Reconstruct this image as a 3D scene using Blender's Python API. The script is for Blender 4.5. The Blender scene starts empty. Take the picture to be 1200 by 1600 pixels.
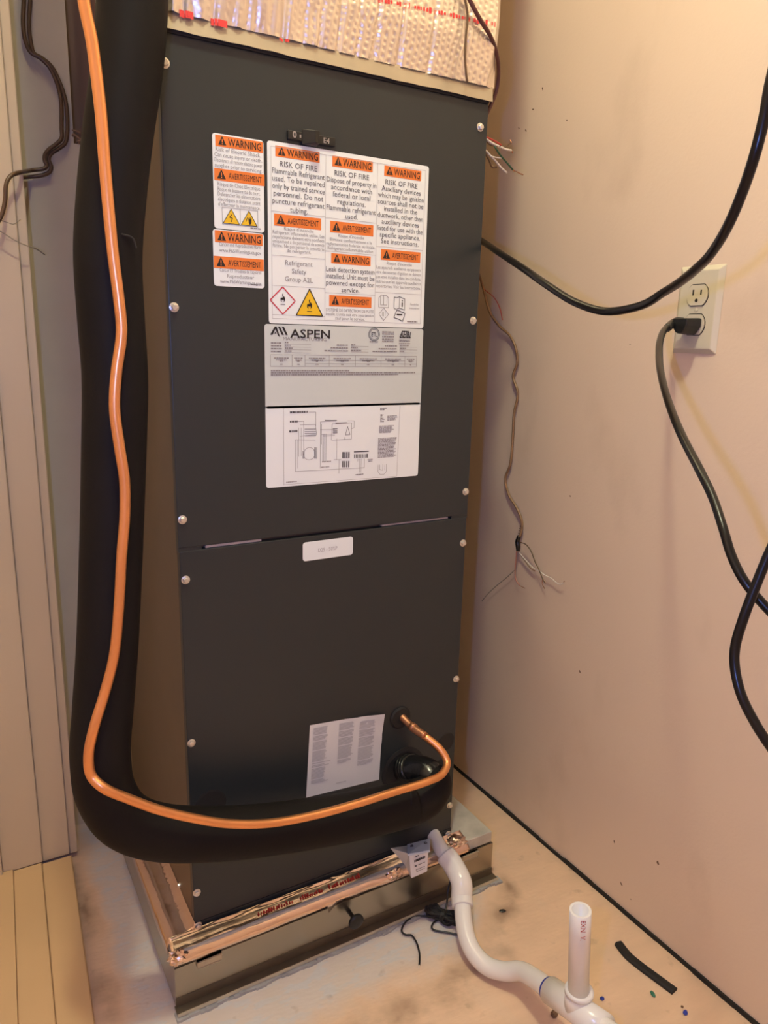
import bpy, bmesh, math, random
from mathutils import Vector, Matrix, noise

random.seed(7)
S = bpy.context.scene
COL = S.collection

# ------------------------------------------------------------------ camera
F_PX, YAW, PITCH, ROLL = 1157.39, 0.5326, 0.2311, 0.0253
CAM = Vector((-0.2334, -0.9042, 0.9335))
_f = Vector((math.sin(YAW)*math.cos(PITCH), math.cos(YAW)*math.cos(PITCH), -math.sin(PITCH)))
_r0 = Vector((math.cos(YAW), -math.sin(YAW), 0.0))
_u0 = _r0.cross(_f)
_r = _r0*math.cos(ROLL) + _u0*math.sin(ROLL)
_u = -_r0*math.sin(ROLL) + _u0*math.cos(ROLL)
cd = bpy.data.cameras.new('camera')
cd.sensor_fit = 'VERTICAL'; cd.sensor_height = 36.0; cd.lens = F_PX*36.0/1600.0
cd.clip_start = 0.01
cam = bpy.data.objects.new('camera', cd); COL.objects.link(cam)
M3 = Matrix((_r, _u, -_f)).transposed()
cam.matrix_world = Matrix.Translation(CAM) @ M3.to_4x4()
S.camera = cam

# ------------------------------------------------------------------ world, light, exposure
S.view_settings.view_transform = 'Standard'; S.view_settings.look = 'None'
S.view_settings.gamma = 1.0; S.view_settings.use_curve_mapping = False
S.view_settings.exposure = 0.0
w = bpy.data.worlds.new('world'); S.world = w; w.use_nodes = True
w.node_tree.nodes['Background'].inputs[0].default_value = (1.0, 0.86, 0.72, 1)
w.node_tree.nodes['Background'].inputs[1].default_value = 0.05

def lamp(name, kind, loc, power, color, size, target=None):
    d = bpy.data.lights.new(name, kind); d.energy = power; d.color = color
    if kind == 'AREA':
        d.shape = 'DISK'; d.size = size
    else:
        d.shadow_soft_size = size
    o = bpy.data.objects.new(name, d); COL.objects.link(o); o.location = loc
    if target is not None:
        o.rotation_euler = (Vector(target) - Vector(loc)).to_track_quat('-Z', 'Y').to_euler()
    return o
# warm ceiling bulb of the closet, out of frame above; cool light of the phone beside the lens
lamp('ceiling_bulb', 'POINT', (-0.07, -0.52, 2.26), 41.5, (1.0, 1.0, 0.71), 0.05)
lamp('phone_flash', 'POINT', CAM - _r*0.085 + _u*0.018 + _f*0.01, 11.5, (0.15, 0.29, 0.95), 0.008)

# ------------------------------------------------------------------ pixel -> point on a real plane
def ray(px, py):
    return _f + _r*((px-600.0)/F_PX) + _u*((800.0-py)/F_PX)
def on(ax, val, px, py):
    d = ray(px, py); t = (val - CAM[ax]) / d[ax]
    return CAM + d*t
def PX(v, px, py): return on(0, v, px, py)
def PY(v, px, py): return on(1, v, px, py)
def PZ(v, px, py): return on(2, v, px, py)

# ------------------------------------------------------------------ materials
MATS = {}
def mat(name, col, rough=0.6, metal=0.0, var=0.12, vscale=18.0, bump=0.0, bscale=120.0, spec=0.5, stretch=None, coat=0.0):
    if name in MATS: return MATS[name]
    m = bpy.data.materials.new(name); m.use_nodes = True
    nt = m.node_tree; b = nt.nodes['Principled BSDF']
    tc = nt.nodes.new('ShaderNodeTexCoord'); mp = nt.nodes.new('ShaderNodeMapping')
    nt.links.new(tc.outputs['Object'], mp.inputs[0])
    if stretch: mp.inputs['Scale'].default_value = stretch
    n = nt.nodes.new('ShaderNodeTexNoise'); n.inputs['Scale'].default_value = vscale; n.inputs['Detail'].default_value = 5
    nt.links.new(mp.outputs[0], n.inputs['Vector'])
    mx = nt.nodes.new('ShaderNodeMix'); mx.data_type = 'RGBA'
    nt.links.new(n.outputs['Fac'], mx.inputs['Factor'])
    mx.inputs['A'].default_value = tuple(max(0, c*(1-var)) for c in col)+(1,)
    mx.inputs['B'].default_value = tuple(min(1, c*(1+var)) for c in col)+(1,)
    nt.links.new(mx.outputs['Result'], b.inputs['Base Color'])
    b.inputs['Roughness'].default_value = rough; b.inputs['Metallic'].default_value = metal
    b.inputs['Specular IOR Level'].default_value = spec
    if coat: b.inputs['Coat Weight'].default_value = coat
    if bump:
        n2 = nt.nodes.new('ShaderNodeTexNoise'); n2.inputs['Scale'].default_value = bscale
        nt.links.new(mp.outputs[0], n2.inputs['Vector'])
        bp = nt.nodes.new('ShaderNodeBump'); bp.inputs['Strength'].default_value = bump; bp.inputs['Distance'].default_value = 0.002
        nt.links.new(n2.outputs['Fac'], bp.inputs['Height']); nt.links.new(bp.outputs[0], b.inputs['Normal'])
    MATS[name] = m
    return m

def nodes_of(m): return m.node_tree, m.node_tree.nodes, m.node_tree.links

def floor_material():
    m = mat('painted_plywood', (0.74, 0.51, 0.35), 0.62, var=0.16, vscale=9, bump=0.25, bscale=60, stretch=(1, 3, 1))
    nt, N, L = nodes_of(m); b = N['Principled BSDF']
    base = b.inputs['Base Color'].links[0].from_socket
    tc = N.new('ShaderNodeTexCoord'); sep = N.new('ShaderNodeSeparateXYZ'); L.new(tc.outputs['Object'], sep.inputs[0])
    def math_(op, a, bb=None, clamp=False):
        n = N.new('ShaderNodeMath'); n.operation = op; n.use_clamp = clamp
        for i, v in enumerate((a, bb)):
            if v is None: continue
            if isinstance(v, (int, float)): n.inputs[i].default_value = v
            else: L.new(v, n.inputs[i])
        return n.outputs[0]
    def noise_(scale, detail=4, st=None):
        n = N.new('ShaderNodeTexNoise'); n.inputs['Scale'].default_value = scale; n.inputs['Detail'].default_value = detail
        if st:
            mp = N.new('ShaderNodeMapping'); mp.inputs['Scale'].default_value = st
            L.new(tc.outputs['Object'], mp.inputs[0]); L.new(mp.outputs[0], n.inputs['Vector'])
        else: L.new(tc.outputs['Object'], n.inputs['Vector'])
        return n.outputs['Fac']
    def mix(f, a, bb):
        n = N.new('ShaderNodeMix'); n.data_type = 'RGBA'
        L.new(f, n.inputs['Factor']); L.new(a, n.inputs['A'])
        if isinstance(bb, tuple): n.inputs['B'].default_value = bb
        else: L.new(bb, n.inputs['B'])
        return n.outputs['Result']
    # distance outside the footprint of the stand: old primer brushed around it
    cx, cy, hx, hy = 0.243, 0.196, 0.280, 0.224
    dx = math_('MAXIMUM', math_('SUBTRACT', math_('ABSOLUTE', math_('SUBTRACT', sep.outputs[0], cx)), hx), 0.0)
    dy = math_('MAXIMUM', math_('SUBTRACT', math_('ABSOLUTE', math_('SUBTRACT', sep.outputs[1], cy)), hy), 0.0)
    dx = math_('MULTIPLY', dx, 1.9)
    d = math_('SQRT', math_('ADD', math_('MULTIPLY', dx, dx), math_('MULTIPLY', dy, dy)))
    dn = math_('ADD', d, math_('MULTIPLY', math_('SUBTRACT', noise_(14), 0.5), 0.10))
    right = math_('MULTIPLY', math_('SUBTRACT', sep.outputs[0], 0.40), 0.9)
    dn = math_('ADD', dn, math_('MAXIMUM', right, 0.0))
    paint = math_('MULTIPLY', math_('SUBTRACT', 0.125, dn), 22.0, True)
    streak = noise_(9, 6, (3.0, 7.0, 1))
    wear = math_('MULTIPLY', math_('SUBTRACT', 0.62, streak), 5.0, True)
    paint = math_('MULTIPLY', paint, math_('MAXIMUM', wear, 0.72))
    c = mix(paint, base, (0.60, 0.56, 0.55, 1))
    # grime: a dirty rim where the primer ends, and blotches
    rim = math_('SUBTRACT', 1.0, math_('MULTIPLY', math_('ABSOLUTE', math_('SUBTRACT', dn, 0.16)), 22.0), True)
    rim = math_('MAXIMUM', rim, 0.0)
    g = math_('MULTIPLY', rim, math_('MULTIPLY', math_('SUBTRACT', noise_(11, 5), 0.45), 5.0, True))
    c = mix(math_('MULTIPLY', g, 0.75), c, (0.19, 0.11, 0.065, 1))
    blot = math_('MULTIPLY', math_('SUBTRACT', noise_(34, 3), 0.66), 9.0, True)
    c = mix(math_('MULTIPLY', blot, 0.35), c, (0.22, 0.12, 0.06, 1))
    white = math_('MULTIPLY', math_('SUBTRACT', noise_(5, 6, (3, 1, 1)), 0.56), 5.0, True)
    c = mix(math_('MULTIPLY', white, 0.35), c, (0.62, 0.52, 0.42, 1))
    L.new(c, b.inputs['Base Color'])
    return m

def wall_material():
    m = mat('cream_wall_paint', (0.75, 0.58, 0.45), 0.46, var=0.05, vscale=2.2, bump=0.12, bscale=220)
    nt, N, L = nodes_of(m); b = N['Principled BSDF']
    base = b.inputs['Base Color'].links[0].from_socket
    tc = N.new('ShaderNodeTexCoord')
    n = N.new('ShaderNodeTexNoise'); n.inputs['Scale'].default_value = 4.5; n.inputs['Detail'].default_value = 6
    mp = N.new('ShaderNodeMapping'); mp.inputs['Scale'].default_value = (1, 1.8, 1); mp.inputs['Rotation'].default_value = (0.6, 0, 0)
    L.new(tc.outputs['Object'], mp.inputs[0]); L.new(mp.outputs[0], n.inputs['Vector'])
    r = N.new('ShaderNodeMapRange'); r.inputs[1].default_value = 0.58; r.inputs[2].default_value = 0.8; r.inputs[4].default_value = 0.45
    L.new(n.outputs['Fac'], r.inputs[0])
    mx = N.new('ShaderNodeMix'); mx.data_type = 'RGBA'; L.new(r.outputs[0], mx.inputs['Factor']); L.new(base, mx.inputs['A'])
    mx.inputs['B'].default_value = (0.56, 0.415, 0.31, 1)
    L.new(mx.outputs['Result'], b.inputs['Base Color'])
    return m

M_floor = floor_material(); M_wall = wall_material()
M_ceil = mat('ceiling_paint', (0.72, 0.66, 0.58), 0.8)
M_grey = mat('grey_wall_paint', (0.60, 0.51, 0.38), 0.75, var=0.08)
M_trim = mat('cream_trim_paint', (0.58, 0.455, 0.325), 0.45, var=0.06, vscale=6)
M_sill = mat('tan_sill_paint', (0.62, 0.40, 0.21), 0.5, var=0.1, vscale=6)
M_caulk = mat('black_gap', (0.012, 0.011, 0.010), 0.8)
M_cab = mat('charcoal_enamel', (0.023, 0.028, 0.030), 0.36, var=0.05, vscale=4, bump=0.04, bscale=300)
M_side = mat('galvanised_side', (0.16, 0.115, 0.075), 0.42, 0.35, var=0.12)
M_galv = mat('galvanised_steel', (0.40, 0.355, 0.285), 0.27, 0.95, var=0.10, vscale=25, bump=0.05, bscale=60)
M_lid = mat('dusty_steel', (0.50, 0.46, 0.40), 0.65, 0.15, var=0.35, vscale=40)
M_flange = mat('flange_steel', (0.50, 0.43, 0.32), 0.42, 0.6, var=0.12, vscale=30)
M_shade = mat('shaded_steel', (0.17, 0.14, 0.10), 0.45, 0.7, var=0.25, vscale=30)  # steel darkened in its colour for the shaded band at the stand's foot
M_lip_glint = mat('edge_highlight', (0.70, 0.62, 0.48), 0.35, 0.6)  # highlight on the flange edge put into the colour
M_tape = mat('foil_tape', (0.86, 0.66, 0.55), 0.20, 1.0, var=0.10, vscale=20, bump=0.6, bscale=45, stretch=(0.5, 2, 2))
M_foil = mat('bubble_foil', (0.90, 0.79, 0.66), 0.36, 0.80, var=0.08, vscale=20)
M_foam = mat('black_foam', (0.011, 0.009, 0.008), 0.6, var=0.3, vscale=12, bump=0.1, bscale=200, spec=0.15)
M_btape = mat('black_vinyl', (0.010, 0.010, 0.010), 0.22, var=0.2, bump=0.5, bscale=60)
M_black = mat('black_plastic', (0.012, 0.012, 0.012), 0.35)
M_cord = mat('black_cord_jacket', (0.006, 0.005, 0.005), 0.28, spec=0.35)
M_rubber = mat('black_rubber', (0.010, 0.009, 0.009), 0.7)
M_cu = mat('copper', (0.91, 0.39, 0.15), 0.34, 0.85, var=0.14, vscale=30, stretch=(1, 1, 0.3))
M_cudark = mat('heat_stained_copper', (0.52, 0.24, 0.13), 0.42, 0.8, var=0.45, vscale=70)
M_pvc = mat('white_pvc', (0.80, 0.76, 0.74), 0.22, var=0.03)
M_blue = mat('blue_cement', (0.02, 0.04, 0.35), 0.4)
M_purple = mat('float_switch_plastic', (0.78, 0.76, 0.78), 0.3, var=0.04)
M_lblue = mat('pale_blue_plastic', (0.52, 0.60, 0.74), 0.3)
M_label = mat('label_vinyl', (0.84, 0.87, 0.87), 0.45, var=0.02)
M_plate = mat('rating_plate_film', (0.60, 0.635, 0.62), 0.4, var=0.02)
M_paper = mat('paper', (0.72, 0.70, 0.70), 0.7, var=0.03)
M_orange = mat('label_orange', (0.80, 0.20, 0.035), 0.45, var=0.02)
M_yellow = mat('label_yellow', (0.85, 0.52, 0.02), 0.45, var=0.02)
M_red = mat('label_red', (0.60, 0.03, 0.05), 0.5)
M_ink = mat('black_ink', (0.018, 0.014, 0.014), 0.5)
M_ink2 = mat('grey_ink', (0.27, 0.245, 0.24), 0.6)
M_body = mat('body_ink', (0.085, 0.075, 0.075), 0.6)
M_ink3 = mat('pale_ink', (0.46, 0.44, 0.44), 0.6)
M_redink = mat('red_ink', (0.45, 0.03, 0.02), 0.5)
M_redband = mat('red_print', (0.75, 0.05, 0.05), 0.45)
M_screw = mat('zinc_screw', (0.72, 0.68, 0.62), 0.32, 0.8, var=0.15, vscale=200)
M_almond = mat('almond_plastic', (0.62, 0.55, 0.42), 0.30, var=0.03)
M_dark = mat('dark_slot', (0.02, 0.015, 0.01), 0.8)
M_brown = mat('brown_wire_jacket', (0.11, 0.060, 0.030), 0.4)
M_tan = mat('tan_wire_jacket', (0.27, 0.155, 0.08), 0.4, var=0.5, vscale=30)
M_maroon = mat('maroon_wire_jacket', (0.10, 0.030, 0.022), 0.4)
M_wred = mat('red_wire', (0.50, 0.04, 0.03), 0.4)
M_wwhite = mat('white_wire', (0.78, 0.70, 0.62), 0.4)
M_wgreen = mat('green_wire', (0.03, 0.10, 0.045), 0.4)
M_wpink = mat('pink_wire', (0.55, 0.24, 0.17), 0.4)
M_wgrey = mat('grey_wire', (0.33, 0.27, 0.20), 0.5)
M_wood = mat('raw_brown_wood', (0.30, 0.175, 0.105), 0.8, var=0.35, vscale=12, stretch=(3, 1, 0.6))
M_insul = mat('tan_insulation', (0.62, 0.50, 0.38), 0.8)
M_white_mark = mat('grey_glyph', (0.35, 0.30, 0.28), 0.6)
M_speck = mat('brown_fleck', (0.16, 0.085, 0.045), 0.8)
M_greenbit = mat('green_scrap', (0.03, 0.16, 0.10), 0.4)
M_caulkw = mat('grey_sealant', (0.36, 0.35, 0.35), 0.55, var=0.35, vscale=45)

# ------------------------------------------------------------------ mesh helpers (world coordinates)
def root_of(o):
    while o.parent: o = o.parent
    return o
def link(name, bm, m, parent=None, smooth=False, kind=None, bevel=0):
    if bevel:
        bmesh.ops.bevel(bm, geom=list(bm.edges), offset=bevel, segments=2, affect='EDGES', profile=0.5)
    if parent is not None:
        L = root_of(parent).location
        if L.length: bmesh.ops.translate(bm, verts=bm.verts, vec=-L)
    me = bpy.data.meshes.new(name); bm.to_mesh(me); bm.free()
    me.materials.append(m)
    if smooth:
        for p in me.polygons: p.use_smooth = True
    o = bpy.data.objects.new(name, me); COL.objects.link(o)
    if parent is not None: o.parent = parent
    if kind: o['kind'] = kind
    if name in ('lettering','fine_lettering','body_lettering','rule_lines','red_print','switch_marks','padlock_marks','torn_edge','spiral_cut'): o['kind'] = 'stuff'
    return o
def thing(name, loc, label, cat, group=None):
    o = bpy.data.objects.new(name, None); COL.objects.link(o); o.location = loc
    o.empty_display_size = 0.05
    return tag(o, label, cat, group)
def tag(o, label, cat, group=None):
    o['label'] = label; o['category'] = cat
    if group: o['group'] = group
    return o
def box(bm, x0, x1, y0, y1, z0, z1):
    v = [bm.verts.new(p) for p in ((x0,y0,z0),(x1,y0,z0),(x1,y1,z0),(x0,y1,z0),(x0,y0,z1),(x1,y0,z1),(x1,y1,z1),(x0,y1,z1))]
    for f in ((0,3,2,1),(4,5,6,7),(0,1,5,4),(1,2,6,5),(2,3,7,6),(3,0,4,7)): bm.faces.new([v[i] for i in f])
    return bm
def B(*a): return box(bmesh.new(), *a)
def hexa(pts):
    bm = bmesh.new(); v = [bm.verts.new(p) for p in pts]
    for f in ((0,3,2,1),(4,5,6,7),(0,1,5,4),(1,2,6,5),(2,3,7,6),(3,0,4,7)): bm.faces.new([v[i] for i in f])
    bmesh.ops.recalc_face_normals(bm, faces=bm.faces)
    return bm
def catmull(pts, per=8):
    pts = [Vector(p) for p in pts]
    if len(pts) < 3: per = max(1, per)
    P = [pts[0]*2-pts[1]] + pts + [pts[-1]*2-pts[-2]]
    out = []
    for i in range(1, len(P)-2):
        p0, p1, p2, p3 = P[i-1:i+3]
        # centripetal parametrisation keeps tight bends free of loops
        t0 = 0.0; t1 = t0+max((p1-p0).length, 1e-6)**.5; t2 = t1+max((p2-p1).length, 1e-6)**.5; t3 = t2+max((p3-p2).length, 1e-6)**.5
        for k in range(per):
            t = t1+(t2-t1)*k/per
            a1 = p0*((t1-t)/(t1-t0))+p1*((t-t0)/(t1-t0)); a2 = p1*((t2-t)/(t2-t1))+p2*((t-t1)/(t2-t1)); a3 = p2*((t3-t)/(t3-t2))+p3*((t-t2)/(t3-t2))
            b1 = a1*((t2-t)/(t2-t0))+a2*((t-t0)/(t2-t0)); b2 = a2*((t3-t)/(t3-t1))+a3*((t-t1)/(t3-t1))
            out.append(b1*((t2-t)/(t2-t1))+b2*((t-t1)/(t2-t1)))
    out.append(pts[-1])
    return out
def tube(bm, pts, r, seg=12, per=8, cap=True, raw=False):
    """r: a number, or one radius per control point"""
    n = len(pts)
    path = [Vector(p) for p in pts] if raw else catmull(pts, per)
    def rad(i):
        if isinstance(r, (int, float)): return r
        if raw: return r[i]
        t = i/per; k = min(int(t), n-2); return r[k]+(r[k+1]-r[k])*(t-k)
    up = None; rings = []
    for i, p in enumerate(path):
        t = (path[min(i+1, len(path)-1)]-path[max(i-1, 0)]).normalized()
        if up is None:
            a = Vector((0,0,1)) if abs(t.z) < .9 else Vector((1,0,0))
            up = (a-t*a.dot(t)).normalized()
        else:
            up = (up-t*up.dot(t)).normalized()
        sd = t.cross(up)
        rings.append([bm.verts.new(p+(up*math.cos(2*math.pi*k/seg)+sd*math.sin(2*math.pi*k/seg))*rad(i)) for k in range(seg)])
    for a, b in zip(rings, rings[1:]):
        for k in range(seg): bm.faces.new((a[k], b[k], b[(k+1)%seg], a[(k+1)%seg]))
    if cap:
        bm.faces.new(rings[0]); bm.faces.new(list(reversed(rings[-1])))
    return bm
def T(pts, r, **k): return tube(bmesh.new(), pts, r, **k)
def lathe(bm, base, axis, prof, seg=24):
    """prof: (distance along axis, radius)"""
    axis = Vector(axis).normalized(); a = Vector((0,0,1)) if abs(axis.z) < .9 else Vector((1,0,0))
    u = (a-axis*a.dot(axis)).normalized(); v = axis.cross(u); base = Vector(base); rings = []
    for h, r in prof:
        rings.append([bm.verts.new(base+axis*h+(u*math.cos(2*math.pi*k/seg)+v*math.sin(2*math.pi*k/seg))*max(r, 1e-5)) for k in range(seg)])
    for p, q in zip(rings, rings[1:]):
        for k in range(seg): bm.faces.new((p[k], q[k], q[(k+1)%seg], p[(k+1)%seg]))
    bm.faces.new(rings[0]); bm.faces.new(list(reversed(rings[-1])))
    bmesh.ops.recalc_face_normals(bm, faces=bm.faces)
    return bm
def LT(*a, **k): return lathe(bmesh.new(), *a, **k)

# ------------------------------------------------------------------ the setting
XW, YB, ZC = 0.6703, 0.47, 2.4
def struct(name, bm, m, parent=None, **k):
    o = link(name, bm, m, parent, **k)
    if parent is None: o['kind'] = 'structure'
    return o
floor = struct('floor', B(-1.2, XW+.1, -2.4, YB+.1, -0.08, 0.0), M_floor)
wall_r = struct('wall_right', B(XW, XW+.1, -2.4, YB+.1, 0.0, ZC), M_wall)
struct('wall_left', B(-1.2, -1.1, -2.4, YB+.1, 0.0, ZC), M_wall)
struct('wall_front', B(-1.1, XW, -2.4, -2.3, 0.0, ZC), M_wall)
struct('ceiling', B(-1.2, XW+.1, -2.4, YB+.1, ZC, ZC+.08), M_ceil)
# back wall with a rough cut-out high up beside the unit
hx0, hx1, hz = -0.0195, 0.30, 1.225
bm = bmesh.new()
box(bm, -1.1, hx0, YB, YB+.10, 0, ZC); box(bm, hx0, XW, YB, YB+.10, 0, hz); box(bm, hx1, XW, YB, YB+.10, hz, ZC)
wall_b = struct('wall_back', bm, M_grey)
struct('exposed_wood', B(hx0-.002, hx1+.01, YB+.055, YB+.095, hz-.01, ZC), M_wood, wall_b)
bm = bmesh.new()
for i in range(16):
    x = hx0+.003+i*.0062; a = random.uniform(.004, .016)
    tube(bm, [(x, YB+.03, hz-.002), (x+random.uniform(-.006,.01), YB-.003, hz+a*1.6), (x+random.uniform(-.014,.02), YB-.006, hz+a+random.uniform(-.004,.02))], [.0035,.002,.0008], seg=5, per=3)
struct('torn_edge', bm, M_wood, wall_b)

# painted casing at the left: stepped boards standing upright
def board(name, x0, x1, y0, y1, z0, z1, m, parent, bev=.002): return link(name, B(x0, x1, y0, y1, z0, z1), m, parent, bevel=bev)
cas = struct('trim_1', B(-0.46, -0.345, 0.345, YB, 0.021, ZC), M_trim)
board('casing_board', -0.345, -0.2292, 0.352, YB, 0.021, ZC, M_trim, cas)
board('casing_board', -0.2290, -0.1661, 0.360, YB, 0.021, ZC, M_trim, cas)
board('casing_board', -0.1658, -0.1212, 0.366, YB, 0.017, ZC, M_trim, cas)
board('casing_board', -0.1209, -0.1072, 0.372, YB, 0.013, ZC, M_trim, cas)
# stepped sill boards lying on the floor in line with the casing
def sill_board(xa, xb, xc, xd, z, parent, name='sill_board'):
    # (xa,xb) at the casing, (xc,xd) at the near end
    y0, y1 = 0.3590, -1.3
    k = (y0-y1)/0.372
    xc2, xd2 = xa+(xc-xa)*k, xb+(xd-xb)*k
    bm = hexa([(xc2,y1,0),(xd2,y1,0),(xb,y0,0),(xa,y0,0),(xc2,y1,z),(xd2,y1,z),(xb,y0,z),(xa,y0,z)])
    return link(name, bm, M_sill, parent, bevel=.002) if parent else struct(name, bm, M_sill)
sl = sill_board(-0.46, -0.2133, -0.48, -0.2343, 0.0260, None, 'trim_2')
sill_board(-0.2130, -0.1679, -0.2340, -0.1885, 0.0230, sl)
sill_board(-0.1676, -0.1195, -0.1882, -0.1420, 0.0200, sl)
# dark open joint between wall and floor
bm = bmesh.new()
for i in range(30):
    y = -1.6+i*.07; h = .007+.003*noise.noise((i*.7, 0, 0)); d = .0035+.0015*noise.noise((0, i*.9, 0))
    box(bm, XW-d, XW, y, y+.0701, 0, h)
struct('trim_3', bm, M_caulk)

# ------------------------------------------------------------------ stand: sheet metal box with lid
X0, X1, YF, YBK = -0.0362, 0.5228, -0.0282, 0.42
stand = thing('equipment_stand', (0.243, 0.196, 0), 'low galvanised sheet-metal stand box sealed with foil tape under the dark cabinet', 'stand')
link('box', B(X0, X1, YF, YBK, 0.006, 0.0715), M_galv, stand)
link('bottom_flange', B(X0-.002, X1+.004, YF-.014, YF+.002, 0.006, 0.0085), M_shade, stand)  # flange coloured dark to stand for shade and dark reflection
link('flange_lip', B(X0-.002, X1+.004, YF-.0155, YF-.014, 0.0045, 0.0095), M_lip_glint, stand)  # pale strip drawn as the highlight along the flange front
link('shade_strip', B(X0-.0005, X1+.0005, YF-.0012, YF, 0.0085, 0.022), M_shade, stand)  # added dark strip, stands for shade low on the box face
link('lid', B(X0+.001, X1-.002, YF+.002, YBK, 0.0735, 0.0945), M_lid, stand, bevel=.0015)
bm = bmesh.new()
for i in range(70):
    x = X0-.004+i*.0082
    d = .004+.005*noise.noise((i*.31, 2, 0)); h = .004+.003*noise.noise((i*.6, 5, 1))
    box(bm, x, x+.0082, YF-.016-d, YF-.004, 0, max(.001, h))
link('sealant_bead', bm, M_caulkw, stand)
# foil tape: one crinkled band along the front, one along the left side
def band(name, path, n, amp, seed, m=M_tape):
    """path(s) for s in 0..1 along the band gives a list of profile points"""
    bm = bmesh.new(); rows = []
    for i in range(n+1):
        s = i/n; row = []
        for j, p in enumerate(path(s)):
            q = Vector(p)
            q += Vector((0, -1, .5))*amp*noise.noise((q.x*28+seed, q.y*28, q.z*60+j))
            row.append(bm.verts.new(q))
        rows.append(row)
    for a, b in zip(rows, rows[1:]):
        for j in range(len(a)-1): bm.faces.new((a[j], b[j], b[j+1], a[j+1]))
    bmesh.ops.recalc_face_normals(bm, faces=bm.faces)
    geom = bmesh.ops.solidify(bm, geom=list(bm.faces), thickness=-.0004)
    return link(name, bm, m, stand, smooth=True)
FE = 0.470
def fprof(s):
    x = X0-.0015+(FE-X0)*s
    zt = .1005-.003*s
    e = .0015 if s < .97 else .0
    return [(x, -.0030, zt+.003), (x, -.0038, zt), (x, -.010, zt-.0012), (x, -.019, zt-.004), (x, -.026, zt-.009), (x, YF-.0030, zt-.014), (x, YF-.0036, zt-.0195), (x, YF-.0030, .0775-.002*math.sin(s*9))]
foil_front = band('foil_tape', fprof, 90, .0016, 3)
def lprof(s):
    y = -.004+(YBK-.01)*s
    return [(X0+.0372, y, .1120), (X0+.0366, y, .1035), (X0+.024, y, .0990), (X0+.012, y, .0985), (X0+.001, y, .0972), (X0-.0030, y, .090), (X0-.0035, y, .0765)]
foil_left = band('foil_tape', lprof, 60, .0025, 11)
# crumpled loose tape at both ends
def crumple(c, size, seed, parent, name='crumpled_foil'):
    bm = bmesh.new(); bmesh.ops.create_icosphere(bm, subdivisions=3, radius=1)
    for v in bm.verts:
        k = 1+.45*noise.noise(v.co*2.6+Vector((seed,0,0)))
        v.co = Vector((v.co.x*size[0]*k, v.co.y*size[1]*k, v.co.z*size[2]*k))+Vector(c)
    return link(name, bm, M_tape, parent)
p = PY(YF-.002, 616, 1348); crumple((p.x+.002, YF-.001, .087), (.016, .006, .010), 4, stand)
p = PZ(.098, 713, 1313); crumple((p.x, p.y, .0965), (.017, .014, .006), 9, stand)
p = PZ(.09, 280, 1490); crumple((X0+.006, YF+.002, .088), (.014, .010, .010), 14, stand)
# slip cleats
for (u0, u1, v) in ((308, 346, 1502), (722, 747, 1333)):
    a = PY(YF-.004, u0, v); b = PY(YF-.004, u1, v-(u1-u0)*.4)
    bm = bmesh.new(); box(bm, a.x, b.x, YF-.0050, YF-.001, .0620, .0735)
    box(bm, a.x, b.x, YF-.0075, YF-.001, .0715, .0735); box(bm, a.x+.002, b.x-.002, YF-.006, YF-.001, .0612, .0622)
    link('slip_cleat', bm, M_flange, stand)
# black knob screwed into the front
kp = PY(YF, 546, 1425)
k = link('black_knob', LT(kp, (0,-1,0), [(0,.0035),(.016,.0035),(.018,.0100),(.0205,.0125),(.024,.0125),(.0265,.0095),(.027,.002)], seg=20), M_black, stand, smooth=True)
# print on the tape
def redprint(u, v, w, n, parent, h=.004):
    bm = bmesh.new(); random.seed(int(u))
    for i in range(n):
        a = PY(YF+.010, u+w*i/n, v-w*i/n*.40)
        x = a.x; L = random.uniform(.5, 1.0)*w/n*.0009
        pr = fprof((x-X0+.0015)/(FE-X0))
        q = Vector(pr[3]); q2 = Vector(pr[2]); d = (q2-q)
        n_ = Vector((0, -.35, .94))*.0022
        hh = random.uniform(.35, .8)
        o1, o2 = q+d*.1+n_, q+d*(.1+hh)+n_
        vs = [bm.verts.new(t) for t in (o1, o1+Vector((L,0,0)), o2+Vector((L,0,0)), o2)]
        bm.faces.new(vs)
    return link('red_print', bm, M_redink, parent)
redprint(404, 1428, 56, 14, foil_front); redprint(470, 1399, 36, 10, foil_front); redprint(515, 1380, 50, 12, foil_front)

# ------------------------------------------------------------------ text and stroke helpers on the plane of the cabinet front
def text_mesh(bm, s, cx, cz, y, cap, width=None, bold=0.0, shear=0.0, maxw=None, rot=0.0, mx=None):
    c = bpy.data.curves.new('t', 'FONT'); c.body = s; c.size = 1.0; c.resolution_u = 2; c.offset = bold; c.shear = shear
    o = bpy.data.objects.new('t', c); COL.objects.link(o)
    bpy.context.view_layer.update()
    me = bpy.data.meshes.new_from_object(o.evaluated_get(bpy.context.evaluated_depsgraph_get()))
    bpy.data.objects.remove(o); bpy.data.curves.remove(c)
    xs = [v.co.x for v in me.vertices]; 
    if not xs: return
    x0, x1 = min(xs), max(xs); sy = cap/0.69; sx = sy
    if width: sx = width/(x1-x0)
    elif maxw and (x1-x0)*sx > maxw: sx = maxw/(x1-x0)
    Mx = mx or Matrix(((1,0,0,cx),(0,0,-1,y),(0,1,0,cz),(0,0,0,1)))
    Mx = Mx @ Matrix.Rotation(rot, 4, 'Z') @ Matrix.Diagonal((sx, sy, 1, 1)) @ Matrix.Translation((-(x0+x1)/2, -0.345, 0))
    me.transform(Mx); bm.from_mesh(me); bpy.data.meshes.remove(me)
def P2(u, v):
    p = PY(0, u, v); return (p.x, p.z)
def quad(bm, pts, y):
    bm.faces.new([bm.verts.new((x, y, z)) for x, z in pts])
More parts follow.
